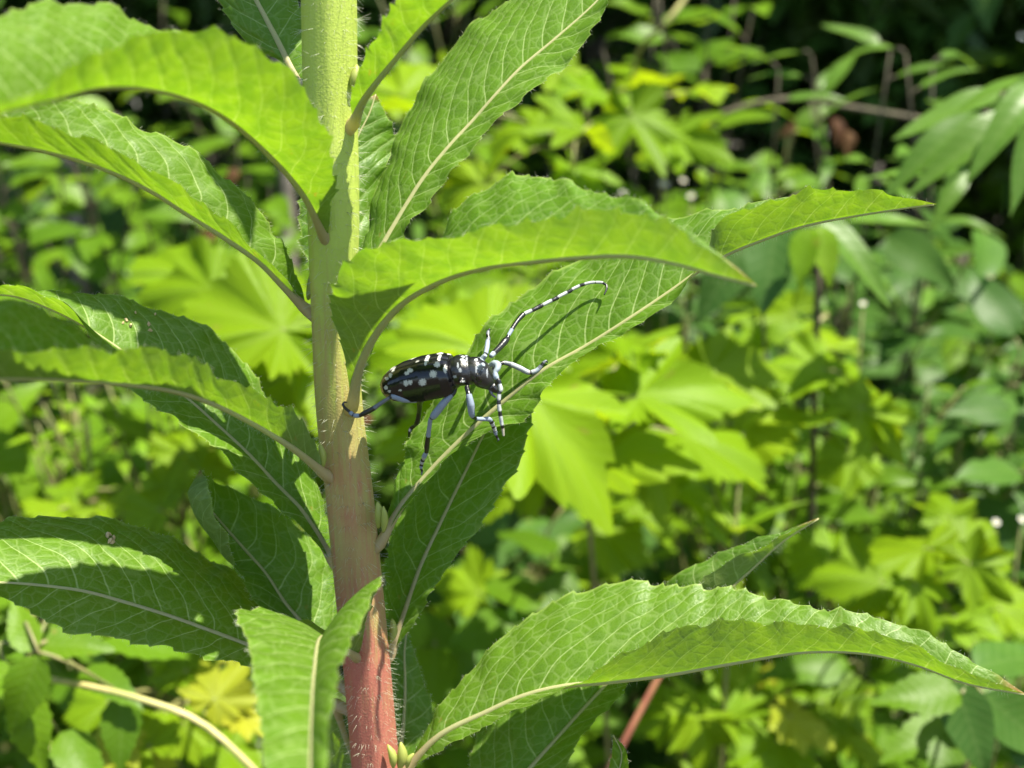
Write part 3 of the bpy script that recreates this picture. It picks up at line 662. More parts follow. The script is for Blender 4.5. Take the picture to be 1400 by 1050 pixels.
# abdomen + thorax underside (x, zc, halfwidth, height up, height down)
loftn([(-11.6, .2, .8, .5, .5), (-10.5, 0, 2.4, 1.0, 1.5), (-7, -.2, 3.6, 1.4, 2.6), (-2, -.2, 4.2, 1.6, 3.2), (3, -.2, 4.2, 1.8, 3.4), (5.6, 0, 4.0, 2.0, 3.3), (7.0, .2, 3.3, 2.0, 2.8)], 50, lambda x: BK if int(x * 1.1) % 2 else (0.02, 0.022, 0.026))
# pronotum
loftn([(5.6, .3, 3.0, 2.9, 2.8), (6.2, .4, 3.5, 3.4, 3.1), (7.2, .5, 3.7, 3.6, 3.2), (8.6, .4, 3.8, 3.5, 3.2), (9.6, .2, 3.5, 3.2, 3.1), (10.2, .1, 3.0, 2.8, 2.8)], 26, lambda x: BK)
for sgn in (-1, 1):
    c = spline([tuple(B(8.2, sgn * 2.8, .3)), tuple(B(8.3, sgn * 4.1, .5)), tuple(B(8.1, sgn * 5.2, .9))], 10); src.tube(c, np.linspace(.0011, .0002, 10), 10, [BK] * 10)
# head, face bent down
HD = []
for t in np.linspace(0, 1, 26):
    ang = t * 1.25; x = 9.9 + 3.1 * math.sin(ang) ; z = .2 - 5.4 * (1 - math.cos(ang)) - 1.0 * t
    HD.append((x, z))
hv = []; hc = []; S = 32; hf = []
for i, (x, z) in enumerate(HD):
    t = i / 25; w = np.interp(t, [0, .25, .5, .8, 1], [2.9, 3.3, 3.1, 2.5, 1.8]); h = np.interp(t, [0, .3, .6, .85, 1], [2.9, 3.2, 3.0, 2.3, 1.5]); ang = t * 1.25 + .05
    dx, dz = -math.sin(ang) * -1, math.cos(ang)
    for j in range(S):
        a = 2 * math.pi * j / S; u = math.cos(a) * w; q = math.sin(a) * h
        hv.append(B(x + q * math.sin(ang) * .9, u, z + q * math.cos(ang))); hc.append(BK if abs(u) < w * .55 or q < 0 else (0.018, 0.02, 0.022))
for i in range(25):
    for j in range(S): hf.append((i*S + j, i*S + (j+1) % S, (i+1)*S + (j+1) % S, (i+1)*S + j))
hf += [tuple(reversed(range(S))), tuple(range(25*S, 26*S))]
src.add(hv, hf, hc)
for sgn in (-1, 1):      # mandibles, palps and antennal tubercles
    c = spline([tuple(B(13.4, sgn * 1.2, -4.2)), tuple(B(14.0, sgn * 1.35, -5.4)), tuple(B(13.8, sgn * .3, -6.6))], 12); src.tube(c, np.linspace(.0010, .0003, 12), 10, [BK] * 12)
    c = spline([tuple(B(12.8, sgn * 1.8, -4.6)), tuple(B(13.2, sgn * 2.2, -5.9)), tuple(B(13.6, sgn * 1.9, -6.8))], 8); src.tube(c, .00028, 8, [GR] * 8)
    c = spline([tuple(B(12.0, sgn * 1.5, 1.0)), tuple(B(13.0, sgn * 1.7, 1.9)), tuple(B(13.6, sgn * 1.8, 2.3))], 8); src.tube(c, np.linspace(.0007, .0005, 8), 12, [BW] * 8)
def limb(pts, mb, n=90):
    """pts: (px,py,mm, radius mm, colour from here on)"""
    w = np.array([(*P(x, y, d / 1000), r / 1000) for x, y, d, r, c in pts]); L = np.concatenate([[0], np.cumsum(np.linalg.norm(np.diff(w[:, :3], axis=0), axis=1))])
    q = np.linspace(0, L[-1], n)
    cu = np.stack([np.interp(q, L, w[:, j]) for j in range(4)], 1); sm = spline_t(w, L, q); cu[:, :3] = .25 * cu[:, :3] + .75 * sm[:, :3]
    cols = [pts[min(int(np.searchsorted(L, x, side='right')) - 1, len(pts) - 1)][4] for x in q]
    mb.tube(cu[:, :3], cu[:, 3], 14, cols)
# right hind leg
limb([(585,540,247,.55,BK), (576,546,245.5,.75,BK), (569,546,245,.80,BL), (552,545,244.5,.95,BL), (538,542,244.5,.72,BL), (535,542,244.5,.55,BK), (532,544,244.5,.42,GR), (514,556,245,.52,GR), (512,557.5,245,.58,BK), (496,566,246,.58,BK), (493,567.5,246.3,.42,BK)], src)
limb([(495,567,246,.40,BK), (492,568,246.3,.50,BL), (485.5,568,246.6,.55,BL), (484.5,567.5,246.7,.36,BK), (483,567,246.8,.50,BL), (479,564,247,.50,BL), (478,563,247,.34,BK), (473,559,247.2,.34,BK), (469,553,247.5,.30,BK), (471,549.5,247.5,.20,BK), (475,551,247.2,.12,BK)], src)
# left hind leg
limb([(578,545,252,.6,BK), (574,552,256,.7,BK), (573,564,259,.55,BK), (570,578,261,.62,BK), (567,582,262,.42,BK), (562,586,263,.5,GR), (560,590,263,.38,BK), (559,598,264,.18,BK)], src)
# right mid leg
limb([(622,530,243.5,.6,BK), (620,537,243,.62,BK), (617,540,242.8,.66,BL), (606,552,243,.86,BL), (594,567,244,.88,BL), (591.5,570,244.3,.75,BK), (589.5,572,244.6,.5,BL), (587,584,246.5,.50,BL), (585.5,596,248.5,.56,BK), (583.5,612,251,.62,BK), (583,618,252,.5,BL), (580,624,253,.62,WH), (579,627,253.5,.42,BK), (577.5,630,254,.58,WH), (576.5,634,254.5,.40,BK), (576,637,254.8,.52,BL), (575.5,640,255,.3,BK), (577,644,255.5,.3,GR), (576,650,255.8,.15,BK)], src)
# right fore leg
limb([(638,528,241.5,.6,BK), (640,536,241,.55,BK), (641,540,240.8,.68,BL), (643.5,553,241,.86,BL), (645,566,242,.72,BL), (646,569,242.4,.55,BK), (650,572,243.5,.42,BL), (661,573,246,.50,BL), (669,573.5,248,.58,BL), (671,575,248.5,.48,BK), (672.5,578,249,.60,WH), (674,582,249.5,.40,BK), (675,584,249.8,.58,WH), (676.5,588,250.2,.4,BK), (677,590,250.4,.52,BL), (678,594,250.8,.34,BK), (680,599,251.2,.28,GR), (682,602,251.4,.14,BK), (678.5,604,251.4,.1,BK)], src)
# left fore leg, stretched ahead
limb([(668,512,251,.6,BK), (680,500,252,.55,BK), (688,496,252.5,.50,GR), (698,498,253,.62,(.24,.26,.28)), (712,504,253.5,.66,(.24,.26,.28)), (722,509,254,.62,(.24,.22,.22)), (725,509.5,254,.5,BK), (727,509,254,.58,(.24,.26,.28)), (733,507,254,.55,BW), (737,504,254,.58,GR), (740,500,254,.48,BK), (743,496,254,.4,GR), (747,493,254,.22,BK), (749,497,254,.12,BK)], src)
# left mid leg, knee showing above the back
limb([(652,500,253,.6,BK), (664,484,258,.55,BL), (666,474,259.5,.60,BL), (667,466,260.5,.55,GR), (668,462,261,.42,BK), (667,458,261.5,.5,GR), (668,452,262,.38,BK), (670,449,262,.18,BK)], src)
tmp = bpy.data.objects.new('tmp', src.mesh('tmp')); col.objects.link(tmp)
mo = tmp.modifiers.new('r', 'REMESH'); mo.mode = 'VOXEL'; mo.voxel_size = 0.00014; mo.use_smooth_shade = True
dg = bpy.context.evaluated_depsgraph_get(); body_me = bpy.data.meshes.new_from_object(tmp.evaluated_get(dg)); body_me.name = 'body'
bpy.data.objects.remove(tmp)
kd = kdtree.KDTree(len(src.v))
for i, v in enumerate(src.v): kd.insert(v, i)
kd.balance()
bc = np.ones((len(body_me.vertices), 4), dtype=np.float32)
# pale patches on pronotum and head plus a painted highlight at the eye, given as photo pixels on the near side
PATCH = [(632,492,2.8,2.0), (635,497,1.4,3.2), (629,506,2.0,3.0), (638,490,1.6,4.0), (651,491,2.6,2.8), (670,497,1.8,2.2), (668,489,1.9,1.8), (634,480,3.5,1.4), (626,500,1.2,4), (622,515,2.5,2), (653,516,3,1.5), (666,510,1.2,6), (651,505,1,6), (634,522,2.5,1.5)]
for i, v in enumerate(body_me.vertices):
    c = src.c[kd.find(v.co)[1]]
    l = Vector(v.co) - BC; lx, ly, lz = l.dot(F) * 1000, l.dot(Rt) * 1000, l.dot(Uv) * 1000
    if lx > 5.4 and lz > -4.0 and sum(c) < .2:
        q = Vector(v.co) if ly >= 0 else BC + F * (lx / 1000) - Rt * (ly / 1000) + Uv * (lz / 1000)
        px, py, d = proj(q)
        for x, y, a, b in PATCH:
            if ((px - x) / a) ** 2 + ((py - y) / b) ** 2 < 1 + .35 * math.sin(px * 2.1 + py * 1.7): c = WH if a > 2 else (.22, .24, .26); break
    bc[i, :3] = c
ca = body_me.color_attributes.new('col', 'FLOAT_COLOR', 'POINT'); ca.data.foreach_set('color', bc.ravel())
body_me.materials.clear()
M_BODY = attr_mat('beetle_shell', .30, .5, .15); M_WING = attr_mat('wing_case_shell', .17, .35, .15, 1500)
body = part('body', body_me, beetle, M_BODY)
# eyes
k = NB('beetle_eye'); k.bsdf.inputs['Base Color'].default_value = (.012, .011, .01, 1); k.bsdf.inputs['Roughness'].default_value = .12
ev = k.vor(k.objco(), 4500); k.l.new(k.bump(ev, 0.00003, .6), k.bsdf.inputs['Normal']); M_EYE = k.m
for sgn in (1, -1):
    v = []; f = []; n1, n2 = 10, 18
    for i in range(n1 + 1):
        for j in range(n2):
            a = math.pi * i / n1; b = 2 * math.pi * j / n2
            v.append(B(11.7 + .75 * math.sin(a) * math.cos(b), sgn * (2.65 + .75 * math.cos(a)), -.4 + 1.35 * math.sin(a) * math.sin(b)))
    f = [(i*n2 + j, i*n2 + (j+1) % n2, (i+1)*n2 + (j+1) % n2, (i+1)*n2 + j) for i in range(n1) for j in range(n2)]
    part('eye', mesh('eye', v, f), beetle, M_EYE)
# wing cases
def wing_grid(sgn, na=170, nb=64):
    v = []; ab = []
    for i in range(na + 1):
        a = i / na; x = -12.0 + 18.4 * a
        W = np.interp(a, [0, .03, .08, .18, .35, .6, .85, .95, 1], [.4, 1.7, 2.8, 4.0, 4.8, 5.2, 5.3, 4.7, 3.2]); Hh = np.interp(a, [0, .03, .08, .18, .35, .6, .85, .95, 1], [.4, 1.5, 2.5, 3.6, 4.6, 5.2, 5.0, 4.2, 2.2]); z0 = np.interp(a, [0, .1, 1], [-.1, -.1, 0])
        for j in range(nb + 1):
            b = j / nb; ph = R(-0 + 108 * b); y = W * math.sin(ph) ** .85 if ph > 0 else 0
            z = z0 + Hh * (math.cos(ph) if math.cos(ph) > 0 else math.cos(ph) * 1.5)
            dent = -.18 * math.exp(-(b / .03) ** 2)
            v.append(B(x, sgn * (y + .03), z + dent)); ab.append((a, b))
    m = nb + 1; f = [(i*m + j, i*m + j + 1, (i+1)*m + j + 1, (i+1)*m + j) for i in range(na) for j in range(nb)]
    if sgn > 0: f = [tuple(reversed(q)) for q in f]
    return v, f, ab
def zz(x, y): return 500 + x / 7.0, 440 + y / 7.0
SPZ = [(805,320,32,34), (700,357,14,16), (683,408,28,24), (645,500,32,32), (543,578,34,32), (385,588,24,26), (425,580,22,22), (425,465,24,20), (393,492,22,18), (582,370,18,26), (572,400,12,18), (515,352,16,14), (485,372,20,13), (440,365,18,14), (545,305,16,14), (500,322,16,10), (655,282,30,12), (258,462,16,20), (235,512,16,22), (200,542,16,16), (195,630,18,18), (225,665,16,12), (125,628,12,18), (775,272,18,14), (330,655,16,10), (760,455,16,36), (872,280,20,14)]
vr, fr_, ab = wing_grid(1)
pv = np.array([proj(q)[:2] for q in vr]); spots = []
va = np.array(vr)
for x, y, a, b in SPZ:
    px, py = zz(x, y); i = int(np.argmin(((pv - (px, py)) ** 2).sum(1))); spots.append((va[i], a / 6.5, b / 6.5, px, py))
nzr = np.random.default_rng(5)
def spot_cols(v, mirror):
    c = np.tile(np.array(BK), (len(v), 1))
    for i, q in enumerate(v):
        p = Vector(q)
        if mirror:
            l = p - BC; p = BC + F * l.dot(F) - Rt * l.dot(Rt) + Uv * l.dot(Uv)
        x, y, d = proj(p)
        for (w, a, b, px, py) in spots:
            if (p - Vector(w)).length > .003: continue
            e = ((x - px) / a) ** 2 + ((y - py) / b) ** 2
            e += .45 * math.sin(x * 1.3 + y * .9 + px) * math.sin(y * 1.6 - x * .5) + .25 * math.sin(x * 3.1 + px) * math.sin(y * 2.7 + py)
            if e < 1.05: c[i] = (0.42, 0.42, 0.38) if e < .85 else (.16, .16, .15)
    return c
# stretches along the hidden crest take a few extra spots mirrored from the near side
part('wing_case', mesh('wing_case', vr, fr_, cols=spot_cols(vr, False)), beetle, M_WING)
vl, fl_, _ = wing_grid(-1)
part('wing_case', mesh('wing_case', vl, fl_, cols=spot_cols(vl, True)), beetle, M_WING)
# antennae
def antenna(pts):
    mb = MB(); limb(pts, mb, 200); part('antenna', mb.mesh('antenna'), beetle, M_BODY)
antenna([(671,487,243,.5,BW), (675,483,244,.62,BK), (684,474,246,.72,BK), (691,466,247.5,.80,BK), (693.5,463,248,.62,BK), (695,459,248.3,.42,BL), (699,452,249,.46,BL), (700,450,249.2,.50,BK), (708,438,250.5,.52,BK), (715,430.5,251.5,.62,BK), (717,429,251.7,.44,WH), (726,425,252.3,.46,WH), (727,424.6,252.3,.46,BK), (740,418,253,.56,BK), (742,417,253,.42,WH), (754,411,253.6,.44,WH), (755,410.6,253.6,.44,BK), (762,407,254,.52,BK), (763.5,406,254,.40,WH), (775,400,254.5,.42,WH), (776,399.5,254.5,.42,BK), (780,397.5,254.7,.48,BK), (782,396,254.7,.38,WH), (792,391,255,.40,WH), (793,390.5,255,.40,BK), (797,389.3,255,.42,BK), (799,388.5,255,.35,WH), (812,386,255,.36,WH), (813,386,255,.34,BK), (815,386,255,.34,WH), (823,386.5,254.8,.34,WH), (825,387.2,254.6,.32,BK), (829,390,254.2,.30,BK), (829.5,394,253.8,.27,BK), (826,403,253,.15,BK)])
antenna([(671,499,238.5,.5,BW), (676,497,237.5,.75,BW), (680.5,499,236.6,.80,BW), (680,504,236,.6,BW), (677,509,235.8,.50,BL), (678,515,235.6,.66,BW), (680,518,235.5,.45,BK), (682.5,522,235.4,.5,BK), (683,525,235.4,.46,WH), (684.5,533,235.3,.48,WH), (684,534.5,235.3,.42,BK), (682.5,537,235.3,.48,BK), (682.3,539,235.3,.44,WH), (682,545,235.3,.46,WH), (682,546.5,235.3,.40,BK), (682,551,235.4,.48,BK), (682,552.5,235.4,.42,WH), (683,561,235.6,.46,WH), (683.3,562.5,235.6,.40,BK), (684,568,235.8,.46,BK), (684.3,569.5,235.8,.42,WH), (686,580,236.2,.42,WH), (686.3,581.5,236.2,.36,BK), (687,584,236.4,.36,BK), (687.3,585.5,236.5,.34,(.4,.36,.28)), (688.5,596,237,.2,(.3,.24,.16))])

# ================================================================== the thicket behind
def vine(name, label, cat, hub, heroes, root_d=0.12, twig=None, group=None, ln='leaf'):
    """hero leaves at pixels joined to a hub, stem running down to the ground behind"""
    h = P(*hub); pl = Plant(name, label, cat, (h.x + .03, h.y + root_d), twig, group, ln)
    bs = [hero(pl, *q) for q in heroes]; join(pl, bs, h, .0014)
    pl.stem([pl.root, pl.root.lerp(h, .5) + Vector((.02, .05, .03)), h], .003, .0015)
    return pl
UPF = (0.0, .8, .6); CAMF = (0, .5, .85)
v1 = vine('lobed_vine', 'vine with large pale sunlit lobed leaves right behind the beetle', 'vine', (800, 640, .60), [
  ('deep', 770, 590, .50, 300, -62, (.05, .82, .55)), ('deep', 930, 530, .56, 215, 8, (-.1, .8, .6)), ('grape', 800, 505, .60, 200, 140, (0, .85, .5)), ('grape', 640, 450, .56, 200, 100, (-.1, .75, .65)),
  ('grape', 560, 470, .62, 180, 160, (0, .7, .7)), ('grape', 720, 440, .68, 170, 60, UPF), ('grape', 600, 590, .60, 190, 200, (0, .7, .7)), ('grape', 690, 520, .66, 200, 40, UPF), ('grape', 570, 410, .7, 130, 120, CAMF), ('deep', 860, 620, .55, 200, -40, UPF), ('grape', 980, 610, .62, 170, -30, UPF), ('deep', 900, 660, .60, 150, -80, CAMF), ('grape', 880, 460, .68, 150, 70, UPF), ('deep', 1010, 500, .66, 150, 20, UPF), ('grape', 690, 660, .62, 150, -120, CAMF), ('deep', 960, 690, .64, 130, -50, UPF), ('grape', 1040, 570, .68, 140, 10, UPF)])
v1.done()
v2 = vine('lobed_vine', 'vine of bright yellow green lobed leaves left of the thick stem', 'vine', (350, 470, .66), [
  ('grape', 340, 430, .55, 190, 150, (.1, .75, .65)), ('grape', 250, 395, .62, 150, 170, UPF), ('grape', 400, 460, .56, 170, -60, (.2, .6, .75)), ('grape', 300, 490, .62, 150, 220, CAMF), ('grape', 390, 400, .66, 130, 60, UPF),
  ('grape', 420, 540, .60, 150, -70, CAMF), ('grape', 190, 420, .72, 120, 150, UPF), ('grape', 380, 520, .66, 140, 200, UPF), ('deep', 320, 400, .64, 140, 110, UPF), ('grape', 270, 450, .6, 140, 200, UPF), ('deep', 410, 500, .54, 130, -90, CAMF), ('grape', 340, 540, .62, 130, -50, UPF), ('deep', 420, 430, .6, 130, 30, UPF), ('grape', 230, 360, .74, 110, 120, UPF), ('deep', 310, 370, .72, 110, 60, UPF)])
v2.done()
v3 = vine('lobed_vine', 'vine of mid green lobed leaves hanging behind the broad upper leaf', 'vine', (790, 200, .90), [
  ('deep', 760, 165, .80, 150, 200, UPF), ('deep', 880, 185, .82, 130, -70, CAMF), ('deep', 945, 190, .85, 110, -40, CAMF), ('grape', 700, 190, .85, 130, 230, UPF), ('grape', 820, 120, .9, 110, 60, UPF), ('deep', 800, 250, .85, 120, -80, CAMF), ('grape', 560, 140, .8, 140, 120, UPF), ('grape', 570, 110, .9, 120, 60, UPF),
  ('grape', 880, 110, 1.0, 100, 10, UPF), ('grape', 740, 90, .95, 110, 130, UPF), ('grape', 650, 280, .9, 120, 250, CAMF), ('grape', 970, 120, 1.0, 90, 0, UPF)])
v3.done()
v6 = vine('lobed_vine', 'vine of bright lobed leaves below the long pointed leaf tip', 'vine', (1130, 560, .80), [
  ('grape', 1095, 500, .68, 110, 170, UPF), ('deep', 1150, 560, .66, 120, 200, (.2, .75, .6)), ('deep', 1210, 590, .66, 110, -60, CAMF), ('grape', 1120, 460, .75, 90, 100, UPF), ('grape', 1060, 420, .8, 90, 140, CAMF), ('grape', 1180, 520, .74, 90, 30, UPF), ('grape', 1030, 460, .8, 80, 200, UPF), ('grape', 1160, 640, .74, 80, -90, CAMF)])
v6.done()
v7 = vine('lobed_vine', 'vine of sunlit yellowish lobed leaves above the big folded leaf', 'vine', (1270, 800, .75), [
  ('grape', 1235, 745, .62, 115, 120, UPF), ('grape', 1330, 745, .64, 100, 60, UPF), ('deep', 1350, 790, .60, 105, -40, CAMF), ('deep', 1265, 825, .60, 100, -70, CAMF), ('grape', 1170, 790, .66, 120, 160, (-.2, .7, .7)), ('grape', 1330, 850, .62, 85, -60, UPF), ('grape', 1200, 850, .66, 90, 220, UPF), ('grape', 1390, 830, .66, 90, 20, UPF), ('grape', 1290, 690, .72, 80, 90, UPF), ('grape', 1110, 760, .7, 90, 150, CAMF)])
v7.done()
v13 = vine('lobed_vine', 'shaded vine of deep green lobed leaves under the big folded leaf', 'vine', (1050, 990, .78), [
  ('yellow', 1105, 995, .66, 95, -60, UPF), ('grape', 1000, 950, .72, 110, 200, UPF), ('grape', 1150, 950, .72, 110, 30, UPF), ('grape', 1060, 920, .80, 110, 90, UPF), ('grape', 960, 1010, .68, 110, -90, CAMF), ('grape', 1180, 1010, .70, 110, -20, UPF), ('grape', 900, 980, .74, 100, 180, UPF), ('yellow', 1030, 925, .76, 60, 150, UPF), ('grape', 1060, 1040, .66, 110, -100, UPF)])
v13.done()
v14 = vine('lobed_vine', 'low vine with yellow lobed leaves beside the pale arching runner', 'vine', (270, 970, .62), [
  ('yellow', 310, 935, .52, 95, 60, UPF), ('yellow', 345, 985, .52, 70, -20, UPF), ('grape', 190, 1000, .54, 100, 120, CAMF), ('yellow', 150, 1030, .52, 90, -100, UPF), ('grape', 260, 1010, .56, 80, -60, CAMF), ('grape', 280, 880, .62, 120, 20, UPF), ('grape', 230, 920, .60, 90, 170, UPF), ('grape', 120, 965, .56, 90, 200, UPF), ('yellow', 215, 1045, .55, 70, 0, UPF), ('grape', 330, 1040, .56, 90, -60, UPF), ('yellow', 330, 880, .6, 60, 100, UPF)])
v14.done()
v12 = vine('round_leaf_vine', 'shaded vine of round dark leaves in the gap under the beetle', 'vine', (740, 790, .85), [
  ('round', 700, 800, .72, 110, 110, CAMF), ('round', 760, 830, .74, 110, 60, CAMF), ('round', 800, 760, .80, 110, 30, UPF), ('round', 660, 860, .70, 100, 200, CAMF), ('round', 720, 730, .80, 110, 90, UPF), ('grape', 850, 740, .78, 120, -20, CAMF), ('grape', 630, 800, .78, 100, 150, CAMF), ('round', 820, 690, .84, 100, 20, UPF), ('grape', 900, 700, .78, 120, 10, UPF), ('round', 690, 900, .70, 90, 240, CAMF)])
v12.done()
v23 = vine('lobed_vine', 'cluster of small bright lobed leaves under the broad dark left leaf', 'vine', (250, 720, .78), [
  ('grape', 200, 690, .66, 80, 150, UPF), ('grape', 150, 680, .68, 80, 100, UPF), ('grape', 240, 650, .68, 80, 60, CAMF), ('grape', 300, 640, .66, 90, 30, UPF), ('grape', 255, 600, .72, 90, 80, (-.2, .6, .75)), ('grape', 60, 690, .70, 80, 160, UPF), ('grape', 100, 660, .72, 70, 120, UPF), ('grape', 330, 700, .7, 90, -10, UPF), ('grape', 180, 740, .72, 80, 200, UPF)])
v23.done()

# whorled weed with narrow leaves
g = P(1010, 660, .66); pl = Plant('narrow_leaf_weed', 'upright weed with whorls of narrow bright leaves behind the large pale vine leaf', 'weed', (g.x, g.y + .03))
c = pl.stem([pl.root, pl.root.lerp(g, .5), g, P(1015, 590, .66)], .003, .001)
for i in range(64):
    t = (i / 63); p = Vector(c[int(6 + 7 * t)]); a = i * 2.4; el = .1 + .9 * t
    d = Vector((math.cos(a), math.sin(a), el)); pl.leaf('narrow', p, d, Vector((0, -.2, 1)) - d * .2, .062 - .022 * t)
pl.done()
# five-fingered creeper lower left
pl = Plant('creeper', 'creeper with smooth pointed leaflets spread from one joint low beside left leaf', 'creeper', P(60, 900, .6)[:2])
hubp = P(38, 888, .44); bs = []
for x, y, d, px, a, tl in ((28, 850, .43, 95, 110, CAMF), (30, 950, .42, 115, 250, CAMF), (45, 1010, .43, 130, -75, CAMF), (10, 880, .44, 80, 190, UPF), (95, 880, .45, 110, 5, UPF), (150, 930, .46, 120, -50, UPF), (165, 1000, .46, 100, -90, CAMF), (180, 875, .5, 150, 3, UPF), (250, 880, .52, 130, -5, UPF), (-40, 940, .42, 120, 210, CAMF), (110, 1040, .45, 110, -60, UPF)):
    bs.append(hero(pl, 'ovate', x, y, d, px, a, tl))
join(pl, bs, hubp, .001); pl.stem([pl.root, pl.root.lerp(hubp, .6), hubp], .003, .0015); pl.done()
# long leaf plants, right
pl = Plant('long_leaf_sapling', 'sapling with smooth pointed pale leaves under the drooping leaf tip', 'sapling', P(1330, 980, .75)[:2]); bs = []
hubp = P(1330, 945, .56)
for x, y, d, px, a, tl in ((1255, 950, .47, 130, 188, UPF), (1330, 1000, .47, 140, -75, CAMF), (1390, 890, .50, 140, 40, UPF), (1395, 990, .48, 130, -40, CAMF), (1260, 1010, .52, 110, 215, UPF), (1360, 900, .56, 100, 100, UPF), (1420, 1040, .48, 130, -70, CAMF), (1290, 1040, .5, 100, -110, CAMF)):
    bs.append(hero(pl, 'ovate' if x < 1300 else 'dark', x, y, d, px, a, tl))
join(pl, bs, hubp, .0012); pl.stem([pl.root, pl.root.lerp(hubp, .6), hubp], .004, .002); pl.done()
pl = Plant('long_leaf_shrub', 'shrub with long smooth drooping leaves at the dark edge of the wood', 'shrub', P(1500, 400, .95)[:2], M_BROWN); bs = []
for x, y, d, px, a, tl in ((1385, 150, .58, 200, 235, (.2, .55, .8)), (1330, 190, .60, 190, 215, (.1, .6, .8)), (1270, 200, .62, 200, 222, (.1, .65, .75)), (1400, 230, .58, 170, 250, (.1, .4, .9)), (1240, 230, .66, 140, 205, UPF), (1350, 120, .64, 160, 190, UPF), (1420, 100, .6, 180, 210, CAMF), (1310, 250, .64, 120, 240, CAMF), (1300, 150, .66, 150, 200, UPF), (1430, 300, .6, 160, 250, CAMF)):
    bs.append(hero(pl, 'lance', x, y, d, px, a, tl))
br = pl.stem([pl.root, P(1480, 150, .75), P(1400, 140, .64), P(1300, 175, .66), P(1250, 195, .68)], .006, .0015, 24)
for b in bs:
    k = min(range(24), key=lambda i: (Vector(br[i]) - b).length); pl.mb.tube(spline([b, b.lerp(Vector(br[k]), .5), Vector(br[k])], 4), .0008, 4)
pl.done()
pl = Plant('drooping_shrub', 'shrub branch with hanging dull leaves and two yellow ones under the pointed leaf tip', 'shrub', P(1180, 300, .95)[:2], M_BROWN); bs = []
for x, y, d, px, a, k in ((1180, 350, .62, 190, -62, 'lance'), (1055, 350, .64, 150, 262, 'dark'), (1000, 360, .68, 140, 240, 'dark'), (1215, 300, .70, 120, -20, 'lance'), (1075, 300, .72, 120, 170, 'dark'), (1260, 350, .75, 120, -40, 'dark')):
    bs.append(hero(pl, k, x, y, d, px, a, CAMF))
for x, a in ((1098, 265), (1128, 280)):
    o = pl; b = hero(pl, 'bright', x, 342, .62, 80, a, CAMF); bs.append(b)
hubp = P(1120, 300, .68); join(pl, bs, hubp); pl.stem([pl.root, pl.root.lerp(hubp, .6), hubp], .005, .002); pl.done()

